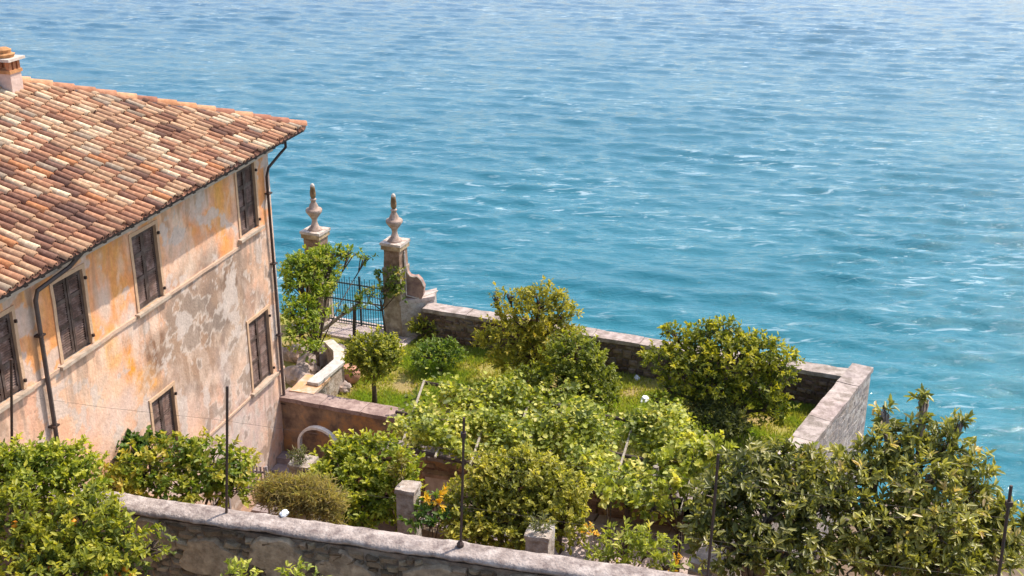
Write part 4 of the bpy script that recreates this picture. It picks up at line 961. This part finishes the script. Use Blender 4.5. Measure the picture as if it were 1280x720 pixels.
# pillars standing in the court
def stub(px, pyt, pyb, Y, wpx, lab, plantt=None):
    t = PY(px, pyt, Y); s = zc(t) / FPX; w_ = wpx * s * .78; base = onz(t, 3.2)
    e = empty('stone_pillar', base, lab, 'pillar', 'square stone pillars of the old lemon terrace')
    o_ = base - N * w_ / 2 - U * w_ / 2; b = MB(); b.box(o_ - Z * .2, N * w_, U * w_, Z * (t[2] - 3.2 + .2)); rough(b.build('shaft', M['grey_pillar'], e), 5, .025, 3)
    b = MB(); b.box(o_ - N * .02 - U * .02 + Z * (t[2] - 3.2), N * (w_ + .04), U * (w_ + .04), Z * .07); rough(b.build('top_stone', M['grey_pillar'], e), 3, .03, 5)
    return t
tp1 = stub(379, 580, 612, 19.9, 34, 'square stone pillar with a tuft on top right of the house corner')
tp2 = stub(510, 612, 665, 18.3, 30, 'tall square stone pillar, sunlit on its right, beside the citrus tree')
tp3 = stub(675, 668, 690, 17.2, 38, 'short stone pillar just behind the coping under the round lemon tree')
for tp, lab in ((tp1, 'small grassy tuft on the pillar by the house'), (tp3, 'grey green tuft on the short pillar')):
    plant('pillar_tuft', lab, 'plant', tp + Z * .05, [(tp + Z * .12, (.2, .2, .13))], [(.08, .09, .04), (.16, .17, .07), (.26, .24, .12)], .09, .25, 1.2, trunk_r=.01, twigs=4)
stone_col = tp2
plant('pillar_vine', 'rusty green shoots growing up behind the square pillar', 'plant', onz(PY(500, 640, 18.5), 3.2), [BB(500, 590, 18.6, 9, 22)], [(.12, .1, .02), (.22, .18, .03), (.16, .22, .04)], .09, .5, 1., trunk_r=.02)
# pale wall and path in the court
lw = empty('low_court_wall', P(552, 612, 3.9), 'low whitewashed wall with stone cap beyond the croton plant', 'wall')
a0 = P(531, 590, 4.55); a1 = P(640, 607, 4.55); dd_ = norm((a1 - a0) * [1, 1, 0]); nn_ = np.array([-dd_[1], dd_[0], 0])
b = MB(); b.box(onz(a0, 3.0), dd_ * 1.6, nn_ * .35, Z * 1.47, (1.1, 1, .98)); rough(b.build('wall_body', M['white_trim'], lw), 3, .015, 3)
b = MB(); b.box(onz(a0, 4.465) - dd_ * .05 - nn_ * .05, dd_ * 1.7, nn_ * .45, Z * .08, (.9, .72, .6)); rough(b.build('wall_cap', M['coping'], lw), 3, .012, 3)
pth = [P(520, 640, 3.2), P(900, 735, 3.2), P(960, 700, 3.2), P(560, 605, 3.2)]
path_root = sheet('garden_path', [P(522, 660, 4.1), P(900, 760, 4.1), P(1000, 700, 4.1), P(590, 617, 4.1)], 3.0, 4.1, M['soil'])
pd = norm((P(900, 745, 4.1) - P(522, 650, 4.1)) * [1, 1, 0]); pn = np.array([-pd[1], pd[0], 0]); o0p = P(522, 655, 4.1)
for i in range(12):
    for j in range(4):
        w_ = .5; b = MB(); a = o0p + pd * (i * .52 + (j % 2) * .2) + pn * (j * .5 + .05); t = random.uniform(.85, 1.1)
        b.box(onz(a, 4.095), pd * .49, pn * .47, Z * (.04 + random.uniform(0, .012)), (t, t * .97, t * .95), j=.008); ob = b.build('paving_stone', M['paving'], path_root)
# garden plants on the lawn
tb = gb(468, 506)
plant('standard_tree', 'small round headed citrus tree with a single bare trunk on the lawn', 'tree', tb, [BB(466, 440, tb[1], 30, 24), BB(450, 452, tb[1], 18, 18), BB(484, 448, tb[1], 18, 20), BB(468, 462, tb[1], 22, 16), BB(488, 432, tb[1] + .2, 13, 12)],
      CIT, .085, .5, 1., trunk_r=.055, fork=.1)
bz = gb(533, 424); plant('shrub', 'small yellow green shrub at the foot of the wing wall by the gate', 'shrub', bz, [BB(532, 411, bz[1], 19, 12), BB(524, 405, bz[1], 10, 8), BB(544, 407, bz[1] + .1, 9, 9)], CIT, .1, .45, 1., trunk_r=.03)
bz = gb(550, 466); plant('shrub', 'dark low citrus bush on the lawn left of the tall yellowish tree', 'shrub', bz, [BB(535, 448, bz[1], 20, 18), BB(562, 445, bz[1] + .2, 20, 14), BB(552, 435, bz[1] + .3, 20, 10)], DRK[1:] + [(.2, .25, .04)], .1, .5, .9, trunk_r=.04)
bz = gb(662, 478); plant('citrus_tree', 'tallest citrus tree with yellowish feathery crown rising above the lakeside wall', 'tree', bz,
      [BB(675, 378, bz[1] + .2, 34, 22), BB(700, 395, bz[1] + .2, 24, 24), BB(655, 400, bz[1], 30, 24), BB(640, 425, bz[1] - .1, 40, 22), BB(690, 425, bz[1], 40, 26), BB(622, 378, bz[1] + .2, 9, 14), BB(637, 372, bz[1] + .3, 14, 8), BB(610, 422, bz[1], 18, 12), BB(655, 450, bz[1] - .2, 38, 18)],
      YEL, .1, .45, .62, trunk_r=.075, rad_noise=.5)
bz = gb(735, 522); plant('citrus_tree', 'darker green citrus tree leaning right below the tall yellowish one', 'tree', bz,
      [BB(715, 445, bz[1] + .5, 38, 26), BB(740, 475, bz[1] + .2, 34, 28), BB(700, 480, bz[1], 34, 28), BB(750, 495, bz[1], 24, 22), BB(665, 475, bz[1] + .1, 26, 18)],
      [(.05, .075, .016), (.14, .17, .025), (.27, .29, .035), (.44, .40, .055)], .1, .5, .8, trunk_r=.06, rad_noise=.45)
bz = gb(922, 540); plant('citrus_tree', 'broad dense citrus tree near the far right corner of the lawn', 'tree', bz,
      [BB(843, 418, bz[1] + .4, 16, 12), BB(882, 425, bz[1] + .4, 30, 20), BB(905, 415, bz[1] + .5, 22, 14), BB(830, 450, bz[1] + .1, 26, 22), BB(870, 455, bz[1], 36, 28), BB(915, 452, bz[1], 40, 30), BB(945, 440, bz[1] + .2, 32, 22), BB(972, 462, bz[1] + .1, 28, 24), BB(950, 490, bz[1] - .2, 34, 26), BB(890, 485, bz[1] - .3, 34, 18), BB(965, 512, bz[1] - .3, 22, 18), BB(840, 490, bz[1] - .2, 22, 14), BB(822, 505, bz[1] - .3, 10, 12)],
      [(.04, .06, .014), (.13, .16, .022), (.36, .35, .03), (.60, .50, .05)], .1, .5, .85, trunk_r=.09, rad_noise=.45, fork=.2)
bz = gb(897, 558); plant('shrub', 'dull dark olive bush in front of the broad citrus tree', 'shrub', bz, [BB(892, 525, bz[1], 36, 22), BB(875, 510, bz[1] + .1, 20, 14), BB(915, 535, bz[1], 22, 16)], [(.045, .06, .018), (.09, .11, .03), (.16, .17, .045), (.24, .23, .07)], .09, .3, 1.1, trunk_r=.04)
# vegetation round the gate
gy = P(397, 470, 4.8)
plant('gate_tree', 'leafy tree between the house corner and the iron gate', 'tree', gy, [BB(385, 335, 29.2, 26, 22), BB(405, 325, 29.4, 24, 16), BB(375, 360, 28.6, 22, 22), BB(400, 352, 28.8, 22, 20), BB(380, 392, 28, 22, 20), BB(398, 378, 28.3, 18, 18), BB(375, 420, 27.4, 18, 20), BB(366, 390, 27.8, 16, 20), BB(388, 440, 27, 14, 14), BB(370, 340, 28.9, 20, 20), BB(395, 405, 27.6, 16, 12), BB(415, 318, 29.4, 20, 9), BB(458, 323, 29.6, 12, 6), BB(438, 318, 29.5, 14, 5, .2), BB(408, 338, 29, 14, 14)],
      [(.06, .11, .015), (.16, .23, .025), (.31, .36, .04), (.48, .42, .06)], .11, .45, .75, trunk_r=.06, rad_noise=.45)
plant('pillar_creeper', 'creeper climbing over the right gate pillar and the leaning pole', 'creeper', pr + [-.3, -.35, .1], [BB(492, 345, pr[1] - .3, 11, 14, .25), BB(500, 365, pr[1] - .35, 10, 14, .2), BB(480, 362, pr[1] - .4, 18, 8, .2), BB(462, 370, 28.9, 16, 6, .2), BB(445, 378, 28.6, 12, 6, .2), BB(473, 345, pr[1] - .2, 6, 4), BB(430, 392, 28.3, 6, 4)],
      [(.05, .08, .015), (.13, .19, .03), (.25, .29, .05), (.38, .25, .05)], .1, .5, .8, trunk_r=.025)
# big trees at right
LOQ = [(.06, .07, .02), (.15, .16, .035), (.31, .30, .065), (.50, .46, .13), (.58, .42, .21)]
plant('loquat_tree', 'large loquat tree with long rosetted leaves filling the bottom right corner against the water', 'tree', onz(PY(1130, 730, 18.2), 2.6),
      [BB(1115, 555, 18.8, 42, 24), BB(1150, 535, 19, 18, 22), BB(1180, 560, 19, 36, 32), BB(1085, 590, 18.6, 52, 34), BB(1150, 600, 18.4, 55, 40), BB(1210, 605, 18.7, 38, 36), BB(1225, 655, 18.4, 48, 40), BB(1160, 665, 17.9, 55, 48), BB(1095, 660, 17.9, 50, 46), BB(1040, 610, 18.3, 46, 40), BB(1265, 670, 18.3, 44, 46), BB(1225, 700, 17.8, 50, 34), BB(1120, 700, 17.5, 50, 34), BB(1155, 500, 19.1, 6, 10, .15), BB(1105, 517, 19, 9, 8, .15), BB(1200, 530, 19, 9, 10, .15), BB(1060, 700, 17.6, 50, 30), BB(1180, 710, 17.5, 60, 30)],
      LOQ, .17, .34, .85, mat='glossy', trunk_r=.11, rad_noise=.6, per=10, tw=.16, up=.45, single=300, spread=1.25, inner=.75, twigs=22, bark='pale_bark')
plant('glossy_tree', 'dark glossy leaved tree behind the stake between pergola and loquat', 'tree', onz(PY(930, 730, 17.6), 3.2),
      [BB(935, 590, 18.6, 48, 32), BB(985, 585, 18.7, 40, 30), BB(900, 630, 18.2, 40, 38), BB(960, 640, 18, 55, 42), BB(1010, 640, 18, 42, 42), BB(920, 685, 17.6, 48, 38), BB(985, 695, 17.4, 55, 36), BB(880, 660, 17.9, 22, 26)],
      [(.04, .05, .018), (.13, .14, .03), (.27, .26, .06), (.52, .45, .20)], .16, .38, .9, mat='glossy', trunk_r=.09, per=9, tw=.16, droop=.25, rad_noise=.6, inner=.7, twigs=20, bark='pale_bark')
plant('bright_shrub', 'patch of bright green leaves between the dark tree and the loquat by the wall end', 'shrub', onz(PY(995, 580, 19.6), 3.2), [BB(1000, 578, 19.4, 22, 18), BB(985, 592, 19.2, 18, 12)], LIM, .13, .5, .8, trunk_r=.03)
# sprigs along the bottom edge in front of the wall
for i, (px, lab) in enumerate(((288, 'sprig of green shoots at the bottom edge before the wall'), (370, 'pair of light shoots at the bottom edge, right of the other sprig'))):
    plant('sprig', lab, 'plant', onz(PY(px, 730, 13.1), 6.3), [BB(px, 722, 13.2, 20, 12), BB(px + 15, 730, 13.1, 22, 12)], LIM, .09, .45, .8, trunk_r=.02)
# little white things on the lawn
for px, py, r, lab in ((806, 501, .12, 'white rounded stone on the lawn left of the broad citrus tree'), (796, 473, .09, 'small flat pale stone on the lawn near the lakeside wall'), (849, 549, .08, 'little white stone at the pergola edge')):
    o = rock(px, py, 4.8, r, lab, 'white', (1.1, .8, .6)); o['group'] = 'pale stones on the lawn'; o.name = 'pale_stone'
o = rock(355, 643, ZW, .05, 'small white lump lying on the coping near the dry shrub', 'white', (1.5, .8, .8)); o.name = 'white_lump'; del o['group']; o['category'] = 'stone'
